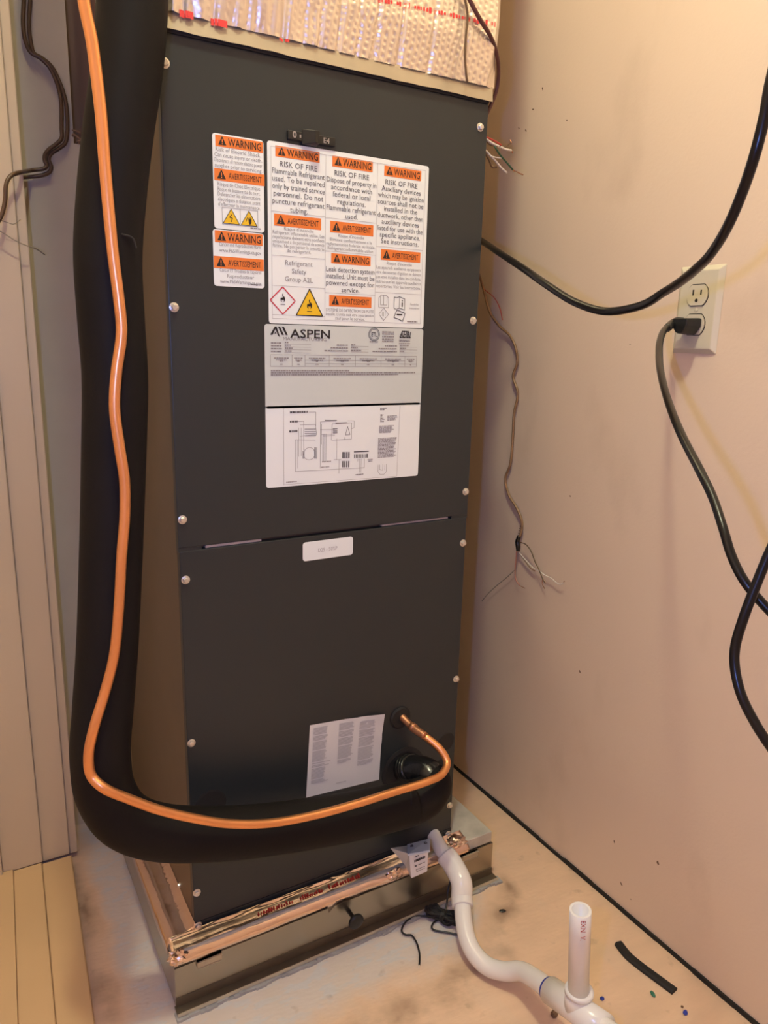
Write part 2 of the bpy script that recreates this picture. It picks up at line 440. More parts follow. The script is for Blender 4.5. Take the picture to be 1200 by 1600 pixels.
def stroke(bm, a, b, y, w=.0006):
    a = Vector(a); b = Vector(b); d = (b-a)
    if d.length < 1e-6: return
    n = Vector((-d.y, d.x)).normalized()*w/2
    quad(bm, [a+n, a-n, b-n, b+n], y)
def poly(bm, pts, y, w=.0006, closed=False):
    for a, b in zip(pts, pts[1:]+([pts[0]] if closed else [])): stroke(bm, a, b, y, w)
def rrect(bm, x0, x1, z0, z1, y0, y1, r):
    pts = []
    for (cx, cz, a0) in ((x1-r, z1-r, 0), (x0+r, z1-r, 90), (x0+r, z0+r, 180), (x1-r, z0+r, 270)):
        for i in range(5):
            a = math.radians(a0+i*22.5); pts.append((cx+r*math.cos(a), cz+r*math.sin(a)))
    f = [bm.verts.new((x, y0, z)) for x, z in pts]; g = [bm.verts.new((x, y1, z)) for x, z in pts]
    bm.faces.new(f); bm.faces.new(list(reversed(g)))
    for i in range(len(f)): bm.faces.new((f[i], g[i], g[(i+1)%len(f)], f[(i+1)%len(f)]))
    bmesh.ops.recalc_face_normals(bm, faces=bm.faces)
    return bm

# ------------------------------------------------------------------ the air handler
W, D, ZB, ZJ, ZT = 0.4510, 0.405, 0.0980, 0.6655, 1.2560
unit = thing('air_handler', (W/2, D/2, 0.0945), 'tall charcoal upright air handler cabinet covered in warning labels', 'air handler')
link('casing', B(0.0015, W-.0005, 0.012, D, 0.0950, ZT-.001), M_side, unit, bevel=.0015)
link('base_rail', B(0.0005, W, 0.0006, 0.012, 0.0950, ZB+.010), M_cab, unit)
up = link('upper_panel', B(0.0, W, 0.0, 0.0119, ZJ+.0024, ZT), M_cab, unit, bevel=.0012)
lo = link('lower_panel', B(0.0012, W-.0012, 0.0, 0.0119, ZB+.0108, ZJ-.0020), M_cab, unit, bevel=.0012)
link('gap_insulation', B(0.036, 0.112, 0.0040, 0.0118, ZJ-.0019, ZJ+.0012), M_insul, unit)
link('gap_insulation', B(0.300, 0.418, 0.0058, 0.0118, ZJ-.0019, ZJ+.0006), M_insul, unit)
for x0, x1 in ((0.0, 0.030), (W-.030, W)):
    link('corner_tab', B(x0, x1, 0.0008, 0.0100, ZJ-.0030, ZJ+.0036), M_cab, unit)
# screws: slotted hex heads with washers
bm = lathe(bmesh.new(), (0,0,0), (0,-1,0), [(0,.0056),(.0010,.0056),(.0014,.0044)], seg=18)
lathe(bm, (0,0,0), (0,-1,0), [(.001,.0042),(.0042,.0040),(.0048,.0030)], seg=6)
screw0 = link('screw', bm, M_screw, None)
S0 = [(250,97),(267,480),(285,812),(290,906),(299,1161),(306,1395),(306,1447),(750,199),(739,501),(728,768),(725,848),(715,1060),(708,1256),(705,1301)]
for i, (u, v) in enumerate(S0):
    o = screw0 if i == 0 else screw0.copy()
    if i: COL.objects.link(o)
    p = PY(0, u, v); o.parent = unit
    p.x = min(max(p.x, .0062), W-.0062)
    o.location = Vector((p.x, 0.0002, p.z))-unit.location; o.rotation_euler = (0, i*.7, 0)
o = screw0.copy(); COL.objects.link(o); o.rotation_euler = (0, 0, -math.pi/2)   # one in the left flank
p = PX(0.0015, 281, 1383); o.location = Vector((0.0015, p.y, p.z))-unit.location; o.scale = (.7,.7,.7)

def label_base(name, u0, v0, u1, v1, m, r=.0035, tilt=None, label=None):
    x0, z1 = P2(u0, v0); x1, z0 = P2(u1, v1)
    o = link(name, rrect(bmesh.new(), x0, x1, z0, z1, -.0005, .0002, r), m, unit)
    if label: o['label'] = label
    return o, x0, x1, z0, z1
YL = -.0009
def header(parent, inkbm, A, Bq, word):
    x0, z1 = A; x1, z0 = Bq
    bm = bmesh.new(); quad(bm, [(x0,z0),(x1,z0),(x1,z1),(x0,z1)], -.0007); link('orange_band', bm, M_orange, parent)
    h = z1-z0; w_ = x1-x0
    tx = x0+w_*.14; tz = z0+h*.5; s = h*.40
    quad(inkbm, [(tx-s*1.0, tz-s*.85), (tx+s*1.0, tz-s*.85), (tx+s*.08, tz+s), (tx-s*.08, tz+s)], YL)
    exc = bmesh.new(); stroke(exc, (tx, tz+s*.45), (tx, tz-s*.25), YL-.0002, s*.22); stroke(exc, (tx, tz-s*.42), (tx, tz-s*.66), YL-.0002, s*.22)
    link('exclamation_mark', exc, M_orange, parent)
    if word == 'WARNING': text_mesh(inkbm, word, x0+w_*.61, tz, YL, h*.66, width=w_*.70, bold=.008)
    else: text_mesh(inkbm, word, x0+w_*.61, tz, YL, h*.50, width=w_*.66)
def block(bm, lines, c0, c1, cap, maxw, bold=0.0, widths=None):
    (xa, za), (xb, zb) = c0, c1; n = len(lines)
    for i, s in enumerate(lines):
        t = i/max(1, n-1)
        text_mesh(bm, s, xa+(xb-xa)*t, za+(zb-za)*t, YL, cap, maxw=maxw, bold=bold)

# --- large warning label
def q3(x, y): return P2(x/3.3333+320, y/3.3333+190)
L1, lx0, lx1, lz0, lz1 = label_base('warning_label', 417, 219, 661, 513, M_label, label='large white label with three columns of orange warning bands')
ink = bmesh.new(); grey = bmesh.new(); thin = bmesh.new(); body = bmesh.new()
cA = q3(628, 300)[0]; cB = q3(895, 420)[0]
bx0, bx1, bz0, bz1 = lx0+.0045, lx1-.0055, lz0+.006, lz1-.006
poly(thin, [(bx0,bz0),(bx1,bz0),(bx1,bz1),(bx0,bz1)], YL, .0005, True)
stroke(thin, (cA,bz0), (cA,bz1), YL, .0005); stroke(thin, (cB,bz0), (cB,bz1), YL, .0005)
for (y, a, b, ref) in ((480,bx0,cA,480),(705,bx0,cA,480),(860,bx0,cA,480),(1010,bx0,cA,480)):
    z = q3(480, y)[1]; stroke(thin, (a,z), (b,z), YL, .0005)
for y in (515, 685, 898): z = q3(760, y)[1]; stroke(thin, (cA,z), (cB,z), YL, .0005)
for y in (660, 895): z = q3(1010, y)[1]; stroke(thin, (cB,z), (bx1,z), YL, .0005)
header(L1, ink, q3(366,124), q3(597,216), 'WARNING'); header(L1, ink, q3(663,176), q3(873,265), 'WARNING'); header(L1, ink, q3(934,228), q3(1125,311), 'WARNING')
header(L1, ink, q3(359,478), q3(605,566), 'AVERTISSEMENT'); header(L1, ink, q3(652,516), q3(876,599), 'AVERTISSEMENT'); header(L1, ink, q3(916,663), q3(1120,737), 'AVERTISSEMENT')
header(L1, ink, q3(657,685), q3(862,754), 'WARNING'); header(L1, ink, q3(647,903), q3(866,971), 'AVERTISSEMENT')
w1, w2, w3 = (cA-bx0)*.96, (cB-cA)*.96, (bx1-cB)*.96
m1, m2, m3 = (bx0+cA)/2, (cA+cB)/2, (cB+bx1)/2
def zc(x, y): return q3(x, y)[1]
block(body, ['RISK OF FIRE','Flammable Refrigerant','used. To be repaired','only by trained service','personnel. Do not','puncture refrigerant','tubing.'], (m1, zc(480,232)), (m1, zc(480,462)), .0062, w1)
block(body, ['RISK OF FIRE','Dispose of property in','accordance with','federal or local','regulations.','Flammable refrigerant','used.'], (m2, zc(765,280)), (m2, zc(762,495)), .0062, w2)
block(body, ['RISK OF FIRE','Auxiliary devices','which may be ignition','sources shall not be','installed in the','ductwork, other than','auxiliary devices','listed for use with the','specific appliance.','See instructions.'], (m3, zc(1025,326)), (m3, zc(1015,630)), .0062, w3)
block(grey, ['Refrigerant','Safety','Group A2L'], (m1, zc(478,738)), (m1, zc(478,822)), .0058, w1)
block(body, ['Leak detection system','installed. Unit must be','powered except for','service.'], (m2, zc(757,775)), (m2, zc(757,878)), .0062, w2)
block(grey, ["Risque d'incendie",'Refrigerant inflammable utilise. Les','reparations doivent etre confiees','uniquement a du personnel de service','forme. Ne pas percer la tuyauterie','de refrigerant.'], (m1, zc(480,563)), (m1, zc(480,676)), .0040, w1)
block(grey, ["Risque d'incendie",'Eliminez conformement a la','reglementation federale ou locale.','Refrigerant inflammable utilise.'], (m2, zc(765,600)), (m2, zc(765,668)), .0038, w2)
block(grey, ["Risque d'incendie",'Les appareils auxiliaires qui peuvent','etre des sources d\'ignition ne doivent','pas etre installes dans les conduits,','autres que les appareils auxiliaires','repertories. Voir les instructions.'], (m3, zc(1015,742)), (m3, zc(1015,862)), .0040, w3)
block(grey, ['SYSTEME DE DETECTION DE FUITE','installe. L\'unite doit etre sous tension','sauf pour le service.'], (m2, zc(750,985)), (m2, zc(750,1026)), .0038, w2)
block(grey, ['Read the','instructions'], q3(1090,952), q3(1090,972), .0026, .016)
def flame(bm, cx, cz, s):
    quad(bm, [(cx+s*a, cz+s*b) for a, b in ((-.15,-.6),(-.42,-.35),(-.46,.05),(-.22,.35),(-.18,.1),(-.02,.3),(-.12,.75),(.05,1.0),(.08,.6),(.30,.25),(.28,.5),(.45,.15),(.42,-.3),(.16,-.6),(.22,-.3),(.08,-.05),(.0,-.3),(-.14,-.1),(-.24,-.32))], YL)
    stroke(bm, (cx-s*.45, cz-s*.95), (cx+s*.45, cz-s*.95), YL, s*.10)
dc = q3(405, 932); hw = (q3(470,932)[0]-q3(340,926)[0])/2; hh = (q3(405,858)[1]-q3(405,1000)[1])/2
rd = bmesh.new(); poly(rd, [(dc[0]+hw,dc[1]),(dc[0],dc[1]+hh),(dc[0]-hw,dc[1]),(dc[0],dc[1]-hh)], YL, .0014, True)
link('red_diamond', rd, M_red, L1)
flame(ink, dc[0], dc[1]+.002, hh*.42)
def ytri(parent, inkbm, apex, bl, br, wline):
    a, b, c = apex, (bl[0], (bl[1]+br[1])/2), (br[0], (bl[1]+br[1])/2)
    a = ((b[0]+c[0])/2, a[1])
    bm = bmesh.new(); quad(bm, [b, c, a], -.0007); link('yellow_triangle', bm, M_yellow, parent)
    poly(inkbm, [a, b, c], YL, wline, True)
    return ((b[0]+c[0])/2, b[1]+(a[1]-b[1])*.36), a[1]-b[1]
ct, hgt = ytri(L1, ink, q3(545,872), q3(475,1008), q3(612,1014), .0013)
flame(ink, ct[0], ct[1]+.001, hgt*.24)
def o_(c, pts, s): return [(c[0]+a*s, c[1]+b*s) for a, b in pts]
c = q3(930, 938); poly(grey, o_(c, [(-.9,-.9),(-.9,.6),(-.5,1),(.5,1),(.9,.6),(.9,-.9)], .0085), YL, .0006, True)
poly(grey, o_(c, [(0,1),(0,-.5)], .0085), YL, .0006); poly(grey, o_(c, [(-.6,.9),(-.6,-.5),(.6,-.5),(.6,.9)], .0085), YL, .0006)
c = q3(1012, 945); poly(ink, o_(c, [(-1,-.9),(-1,.9),(-.5,.8),(0,1),(.5,.8),(1,.7),(1,-1.1),(.5,-.9),(0,-.8),(-.5,-1)], .0085), YL, .0007, True); stroke(ink, (c[0],c[1]+.008), (c[0],c[1]-.007), YL, .0007)
stroke(ink, (c[0]+.0045,c[1]+.001), (c[0]+.0045,c[1]-.005), YL, .0018); stroke(ink, (c[0]+.0045,c[1]+.004), (c[0]+.0045,c[1]+.0025), YL, .0018)
c = q3(930, 1003); poly(grey, o_(c, [(1,0),(0,1.1),(-1,0),(0,-1.1)], .0075), YL, .0006, True)
for k_ in (-.3, 0, .3): stroke(grey, (c[0]+k_*.0075, c[1]+.0028), (c[0]+k_*.0075, c[1]-.0028), YL, .0005)
c = q3(1012, 1008); poly(ink, o_(c, [(-1,-.4),(-.5,.7),(.1,.6),(.3,.5),(1,.3),(.6,-.9),(-.1,-.6)], .009), YL, .0009, True); stroke(ink, (c[0]-.0045,c[1]+.0006), (c[0]+.0045,c[1]+.0006), YL, .0018)
random.seed(5)
def bars(bm, x0, x1, z, y, h, gap=.0006, unit_=.004):
    x = x0
    while x < x1-.0005:
        e = min(x1, x+random.uniform(.3, 1.0)*unit_); quad(bm, [(x,z-h/2),(e,z-h/2),(e,z+h/2),(x,z+h/2)], y); x = e+gap
c = q3(1080, 1055); bars(grey, c[0]-.009, c[0]+.008, lz0+.0085, YL, .0016)
link('lettering', ink, M_ink, L1); link('body_lettering', body, M_body, L1); link('fine_lettering', grey, M_ink2, L1); link('rule_lines', thin, M_ink3, L1)

# --- two narrow labels at the left
def q6(x, y): return P2(x/6.2737+325, y/6.2737+200)
ink = bmesh.new(); grey = bmesh.new()
L2, lx0, lx1, lz0, lz1 = label_base('warning_label', 331, 207, 413, 364, M_label, label='narrow white electric shock warning label with yellow triangles')
mid = (lx0+lx1)/2; ww = (lx1-lx0)*.93
header(L2, ink, q6(68,64), q6(538,248), 'WARNING'); header(L2, ink, q6(57,390), q6(552,573), 'AVERTISSEMENT')
block(grey, ['Risk of Electric Shock.','Can cause injury or death.','Disconnect all remote electric power','supplies prior to servicing.'], (mid, q6(300,238)[1]), (mid, q6(300,392)[1]), .0043, ww)
block(grey, ['Risque de Choc Electrique','Risque de blessure ou de mort.','Debrancher les alimentations','electriques a distance avant',"d'effectuer la maintenance."], (mid, q6(310,572)[1]), (mid, q6(310,765)[1]), .0043, ww*.9)
fx0, fz1 = q6(135, 776); fx1, fz0 = q6(487, 975); fm = (fx0+fx1)/2
poly(grey, [(fx0,fz0),(fx1,fz0),(fx1,fz1),(fx0,fz1)], YL, .0005, True); stroke(grey, (fm,fz0), (fm,fz1), YL, .0005)
g1, h1 = ytri(L2, ink, (0, fz1-.001), (fx0+.001, fz0+.001), (fm-.001, fz0+.001), .0007)
g2, h2 = ytri(L2, ink, (0, fz1-.001), (fm+.001, fz0+.001), (fx1-.001, fz0+.001), .0007)
poly(ink, [(g1[0]+.001,g1[1]+h1*.28),(g1[0]-.0022,g1[1]+.001),(g1[0]+.0015,g1[1]+.0005),(g1[0]-.0002,g1[1]-h1*.24)], YL, .0009)
poly(ink, [(g2[0]-.004,g2[1]-h2*.12),(g2[0]-.002,g2[1]+.003)], YL, .0008)
quad(ink, [(g2[0]-.0008,g2[1]+.001),(g2[0]+.003,g2[1]+.001),(g2[0]+.003,g2[1]-.0028),(g2[0]+.001,g2[1]-.0055),(g2[0]-.0005,g2[1]-.003)], YL)
for k_ in range(4): stroke(ink, (g2[0]-.0005+k_*.0011, g2[1]), (g2[0]-.0005+k_*.0011, g2[1]+.0034-abs(k_-1.5)*.0005), YL, .0007)
bars(grey, lx1-.018, lx1-.004, lz0+.004, YL, .0013)
link('lettering', ink, M_ink, L2); link('fine_lettering', grey, M_ink2, L2)
ink = bmesh.new(); grey = bmesh.new()
L3, lx0, lx1, lz0, lz1 = label_base('warning_label', 332, 357.5, 413, 451, M_label, label='narrow white label about reproductive harm under the shock label')
header(L3, ink, q6(63,1000), q6(534,1158), 'WARNING'); header(L3, ink, q6(53,1252), q6(546,1405), 'AVERTISSEMENT')
block(grey, ['Cancer and Reproductive Harm','www.P65Warnings.ca.gov'], (mid, q6(300,1152)[1]), (mid, q6(300,1210)[1]), .0042, ww*.9)
block(grey, ["Cancer ET Troubles de l'appareil",'Reproducteur','www.P65Warnings.ca.gov'], (mid, q6(300,1402)[1]), (mid, q6(300,1510)[1]), .0042, ww*.9)
bars(grey, lx1-.018, lx1-.004, lz0+.004, YL, .0013)
link('lettering', ink, M_ink, L3); link('fine_lettering', grey, M_ink2, L3)

# --- rating plate with the maker's name
def q4(x, y): return P2(x/4.7059+410, y/4.7059+500)
ink = bmesh.new(); grey = bmesh.new()
L4, lx0, lx1, lz0, lz1 = label_base('rating_plate', 413, 506, 657, 632, M_plate, label='beige rating plate with black maker name and spec table')
def ux(x, y=90): return q4(x, y)[0]
tz = q4(345, 97)[1]
text_mesh(ink, 'ASPEN', (ux(200)+ux(497))/2, q4(348,102)[1], YL, .0105, width=ux(497)-ux(203), bold=.016)
text_mesh(grey, 'MANUFACTURING', (ux(150,135)+ux(468,140))/2, q4(310,140)[1], YL, .0042, width=ux(468)-ux(150))
# mark: chevron A with slanted bars
za, zb_ = q4(90, 48)[1], q4(110, 126)[1]; xa = ux(55)
wv = ux(185)-xa; hv = za-zb_
def lg(pts): quad(ink, [(xa+a*wv, zb_+b*hv) for a, b in pts], YL)
lg([(0,.22),(.26,1),(.36,1),(.36,.70),(.30,.78),(.14,.22)]); lg([(.36,1),(.56,0),(.44,.16),(.30,.78)]); lg([(.44,1),(.56,1),(.78,.22),(.66,.22)])
lg([(.66,1),(.78,1),(1.0,.22),(.88,.22)]); lg([(.22,.34),(.30,.5),(.36,.34)])
def ring(bm, c, r, wd):
    pts = [(c[0]+r*math.cos(i*math.pi/10), c[1]+r*math.sin(i*math.pi/10)) for i in range(20)]
    poly(bm, pts, YL, wd, True)
c = q4(820, 106); ring(ink, c, .0085, .0007); ring(ink, c, .0068, .0005); text_mesh(ink, 'ETL', c[0], c[1], YL, .0055, width=.0085, bold=.02)
bars(grey, c[0]-.007, c[0]+.007, q4(815,160)[1], YL, .0016)
for v in (88, 103, 122, 141, 157): e = q4(920, v); bars(grey, e[0]-.009, e[0]+.010, e[1], YL, .0016)
c = q4(1048, 112); text_mesh(ink, 'AHRI', c[0], c[1]+.001, YL, .0065, width=.019, bold=.03, shear=.2)
bars(ink, c[0]-.006, c[0]+.006, q4(1045,84)[1], YL, .0016, gap=.0003); bars(ink, c[0]-.009, c[0]+.009, q4(1045,128)[1], YL, .0018, gap=.0004)
for v in (148, 156, 173): e = q4(1043, v); bars(grey, e[0]-.009, e[0]+.009, e[1], YL, .0012)
for (xa_, xb_, v0, n, x2) in ((60,140,168,4,355),(545,630,184,3,780),(900,990,190,3,1140)):
    for i in range(n):
        off = 0 if xa_ == 60 else (-i*45 if i < 3 else 0)
        z = q4(xa_, v0+i*21)[1]; bars(grey, ux(xa_+off), ux(xb_), z, YL, .0016)
        zz = q4(xb_, v0+8+i*21)[1]; stroke(grey, (ux(xb_+20), zz), (ux(x2), zz), YL, .0004); bars(grey, ux(xb_+22), ux(xb_+22+random.uniform(20,90)), zz+.002, YL, .0015)
tx = [ux(v) for v in (55,215,312,490,685,875,1052,1138)]
z0_, z1_, z2_, z3_ = q4(100,255)[1], q4(400,293)[1], q4(400,318)[1], q4(400,348)[1]
z3_ = q4(100,340)[1]; z1_ = z0_-(z0_-z3_)*.45; z2_ = z0_-(z0_-z3_)*.75
poly(grey, [(tx[0],z0_),(tx[-1],z0_),(tx[-1],z3_),(tx[0],z3_)], YL, .0005, True)
for x in tx[1:-1]: stroke(grey, (x,z0_), (x,z3_), YL, .0005)
stroke(grey, (tx[2],z1_), (tx[-2],z1_), YL, .0005); stroke(grey, (tx[2],z2_), (tx[-1],z2_), YL, .0005)
for i in range(7):
    m_ = (tx[i]+tx[i+1])/2; h_ = (tx[i+1]-tx[i])*.34
    bars(grey, m_-h_, m_+h_, z0_-.004, YL, .0015); bars(grey, m_-h_*.7, m_+h_*.7, z0_-.0066, YL, .0015)
    bars(grey, m_-.002, m_+.002, z2_+.003, YL, .0015, unit_=.002); bars(grey, m_-.002, m_+.002, z3_+.0025, YL, .0015, unit_=.002)
for v, e in ((372,640),(388,1130),(403,1005)): bars(grey, ux(57), ux(e), q4(60,v)[1], YL, .0018)
link('lettering', ink, M_ink, L4); link('fine_lettering', grey, M_ink2, L4)

# --- wiring diagram
def q5(x, y): return P2(x/4.8+410, y/4.8+630)
ink = bmesh.new(); grey = bmesh.new()
L5, lx0, lx1, lz0, lz1 = label_base('wiring_diagram', 414.5, 635, 652.5, 743, M_label, label='white label printed with a wiring diagram')
H = lz1-lz0
_zc = {}
def w(x, y):
    # diagram coordinates straightened: the label's top edge is level
    top = 30-.0157*(x-20); bot = 610-.067*(x-20); yy = (y-top)/(bot-top)   # 0 at the top edge, 1 at the bottom edge
    return (q5(x, 300)[0], lz1-yy*H)
def pl(pts, wd=.0005, bm=None): poly(bm or grey, [w(*p) for p in pts], YL, wd)
pl([(158,45),(158,590)], .0004); pl([(1022,35),(1012,535)], .0004); pl([(158,585),(1012,535)], .0003)
for (x0_, x1_, y_) in ((205,340,72),(205,265,137),(200,262,205)):
    a, b = w(x0_, y_), w(x1_, y_); bars(ink, a[0], b[0], a[1], YL, .0026, unit_=.003)
pl([(345,72),(398,72),(398,170)]); pl([(265,137),(308,135),(308,340)]); pl([(280,160),(395,158),(405,230),(280,240)]); pl([(270,180),(270,385)]); pl([(290,180),(290,380)])
for y_ in (190, 208, 222, 238): pl([(315,y_),(400,y_)], .0007, ink)
pl([(245,265),(395,268)]); pl([(245,265),(245,492),(765,470),(765,405)]); pl([(262,265),(262,470)]) 
cc = w(350, 365); pts = [(cc[0]+.0085*math.cos(i*.4), cc[1]+.0085*math.sin(i*.4)) for i in range(17)]; poly(grey, pts, YL, .0005)
for x_ in (302, 310, 390, 398, 406): pl([(x_,320 if x_ > 350 else 345),(x_,400)], .0009)
pl([(432,470),(432,140),(550,135)]); pl([(440,155),(440,300)])
for x_ in (450,458,466,474): pl([(x_,225),(x_,425)], .0005)
pl([(430,195),(540,195)]); pl([(440,228),(540,228)]); pl([(450,240),(540,238)])
pl([(520,155),(665,150),(665,265),(515,270),(520,155)]); pl([(545,150),(630,148)], .0010, ink); pl([(635,135),(683,135),(683,185),(665,190)])
pl([(635,175),(620,235),(655,232),(635,175)], .0006, ink); pl([(465,130),(555,132)], .0010, ink)
for y_ in (190, 205, 218): pl([(525,y_),(560,y_)], .0010, ink)
pl([(555,260),(555,408)]); pl([(535,410),(590,410)]); pl([(575,410),(575,510)]); pl([(615,250),(615,268)])
for k_ in range(4):
    for j_ in range(2):
        pl([(603+k_*15,355+j_*65),(603+k_*15,400+j_*65)], .0018, ink)
    pl([(600,365+k_*10),(655,362+k_*10)], .0004)
pl([(685,355),(797,352)], .0014, ink)
for k_ in range(9): pl([(690+k_*12,372),(690+k_*12,400)], .0012, ink)
pl([(785,370),(785,395)], .0018, ink); pl([(728,405),(728,505)]); pl([(740,405),(740,505)]); pl([(715,405),(715,425)])
for (x0_, x1_, y_) in ((700,760,520),(445,515,424),(440,500,463),(175,255,568),(790,830,412),(795,825,424)):
    a, b = w(x0_, y_), w(x1_, y_); bars(grey, a[0], b[0], a[1], YL, .0013)
for (x0_, x1_, y0_, n, st, bm_) in ((875,930,50,2,10,ink),(878,912,95,7,8,grey),(930,1010,105,4,9,grey),(872,985,175,6,9,grey),(865,1008,262,16,9,grey)):
    for i in range(n):
        a, b = w(x0_, y0_+i*st), w(x1_-random.uniform(0,25), y0_+i*st); bars(bm_, a[0], b[0], a[1], YL, .0011)
pl([(870,450),(870,500),(885,520),(915,520),(932,500),(932,445)]); pl([(882,450),(882,485),(905,490),(905,445)]); pl([(920,450),(920,490)])
link('lettering', ink, M_body, L5); link('fine_lettering', grey, M_ink2, L5)

# --- small tag on the lower panel
L6, lx0, lx1, lz0, lz1 = label_base('size_tag', 473, 848, 551, 866.5, M_label, r=.004, label='small white tag with faint print below the panel joint')
grey = bmesh.new(); text_mesh(grey, 'D25 - 50%P', (lx0+lx1)/2-.001, (lz0+lz1)/2, YL, .0052, width=.030)
link('fine_lettering', grey, M_ink3, L6)

# --- instruction sheet, taped on, its corner lifted
p00, p10, p11, p01 = [P2(*q) for q in ((478,1246),(592,1218),(598,1113),(484,1133))]
bm = bmesh.new(); n = 16; grid = []
for j in range(n+1):
    row = []
    for i in range(n+1):
        s, t = i/n, j/n
        x = (p00[0]*(1-s)+p10[0]*s)*(1-t)+(p01[0]*(1-s)+p11[0]*s)*t
        z = (p00[1]*(1-s)+p10[1]*s)*(1-t)+(p01[1]*(1-s)+p11[1]*s)*t
        d = max(0, s+t-1.62); fold = math.exp(-((s+t-1.60)/.05)**2)
        row.append(bm.verts.new((x, -.0006-d*.016-fold*.0022, z)))
    grid.append(row)
for j in range(n):
    for i in range(n): bm.faces.new((grid[j][i], grid[j][i+1], grid[j+1][i+1], grid[j+1][i]))
sheet = link('instruction_sheet', bm, M_paper, unit, smooth=True); sheet['label'] = 'pale instruction sheet in three columns with a lifted corner'
grey = bmesh.new(); random.seed(3)
def sp(s, t):
    return ((p00[0]*(1-s)+p10[0]*s)*(1-t)+(p01[0]*(1-s)+p11[0]*s)*t, (p00[1]*(1-s)+p10[1]*s)*(1-t)+(p01[1]*(1-s)+p11[1]*s)*t)
def para(s0, s1, t, n, last):
    for i in range(n):
        e = s1-random.uniform(0, .03) if i < n-1 else s0+(s1-s0)*last
        a = sp(s0, t-i*.0165); b = sp(e, t-i*.0165)
        tt = t-i*.0165
        def lift(sv):
            return -.0012-max(0, sv+tt-1.62)*.016-math.exp(-((sv+tt-1.60)/.05)**2)*.0022
        mid_s = (s0+e)/2; m_ = sp(mid_s, tt)
        for (pa, sa), (pb, sb) in (((a, s0), (m_, mid_s)), ((m_, mid_s), (b, e))):
            grey.faces.new([grey.verts.new(q) for q in ((pa[0],lift(sa),pa[1]-.0007),(pb[0],lift(sb),pb[1]-.0007),(pb[0],lift(sb),pb[1]+.0007),(pa[0],lift(sa),pa[1]+.0007))])
    return t-n*.0165-.014
t = .945
for n_, l in ((6,.9),(4,.8),(7,.9),(9,.8),(1,1.3),(2,1.2),(9,.8),(3,1.2)): t = para(.05, .24, t, n_, l)
t = .945
for n_, l in ((6,.7),(5,.9),(6,.8),(11,.7),(3,.6)): t = para(.39, .60, t, n_, l)
t = .93
for n_, l in ((7,.75),(6,.8),(8,.8),(11,.8),(4,.6)): t = para(.67, .89, t, n_, l)
para(.39, .56, .105, 1, .8)
link('fine_lettering', grey, mat('faded_ink', (0.50, 0.48, 0.485), 0.7), sheet)

# --- breaker switch above the labels
a = P2(448, 203); b = P2(522, 231)
br = link('breaker', B(a[0], b[0], -.004, .003, b[1]+.0005, a[1]-.0005), M_black, unit, bevel=.0008)
mx_ = a[0]+(b[0]-a[0])*.44; zm = (a[1]+b[1])/2
link('toggle', hexa([(mx_-.010,-.004,zm-.009),(mx_+.009,-.004,zm-.009),(mx_+.009,-.004,zm+.009),(mx_-.010,-.004,zm+.009),(mx_+.003,-.0145,zm-.007),(mx_+.009,-.0145,zm-.007),(mx_+.009,-.0145,zm+.007),(mx_+.003,-.0145,zm+.007)]), M_black, br, bevel=.0008)
g = bmesh.new(); text_mesh(g, '0', a[0]+.0085, zm+.001, -.0044, .0075, bold=.02); ring_ = (a[0]+.016, zm)
stroke(g, (ring_[0], ring_[1]+.0018), (ring_[0], ring_[1]-.0018), -.0044, .002)
text_mesh(g, 'E4', b[0]-.0125, zm, -.0044, .0062, bold=.01)
link('switch_marks', g, M_white_mark, br)

# --- pipe openings in the lower panel
def disc(name, u, v, r, m, h=.0025, hole=None):
    p = PY(0, u, v)
    return link(name, LT((p.x, .0005, p.z), (0,-1,0), [(0,r),(h*.5,r),(h,r*.86),(h,r*.5),(h*1.1,r*.3)], seg=28), m, unit, smooth=False)
disc('pipe_grommet', 625, 1121, .0185, M_rubber, .004); disc('pipe_grommet', 630, 1203, .040, M_rubber, .003)
disc('knockout_plug', 697, 1159, .0165, M_rubber, .0012); disc('knockout_plug', 691, 1199, .0170, M_rubber, .0012); disc('knockout_plug', 329, 1257, .0225, M_rubber, .0012)

# ------------------------------------------------------------------ foil-wrapped duct on top
duct = thing('supply_duct', (W/2, D/2, ZT), 'foil bubble-wrapped supply duct rising from the top of the dark cabinet', 'duct')
link('duct_collar', B(.002, W-.002, .003, .29, ZT+.0002, ZC-.001), M_galv, duct)
fl = bmesh.new()
for i in range(45):
    x0_ = .0+i*(W+.002)/45; x1_ = .0+(i+1)*(W+.002)/45
    dz = .0016*noise.noise((i*.35, 3, 0)); dz2 = .0016*noise.noise(((i+1)*.35, 3, 0))
    v = [fl.verts.new(q) for q in ((x0_,-.0055,ZT-.003+dz),(x1_,-.0055,ZT-.003+dz2),(x1_,-.0035,ZT+.0155),(x0_,-.0035,ZT+.0155))]
    fl.faces.new(v)
bmesh.ops.remove_doubles(fl, verts=fl.verts, dist=1e-6)
bmesh.ops.solidify(fl, geom=list(fl.faces), thickness=-.0008)
link('metal_edge_strip', fl, M_flange, duct)
link('black_strip', B(.004, W-.002, -.0030, .0025, ZT-.0055, ZT-.0005), M_rubber, duct)  # thin black strip just below the metal edge strip
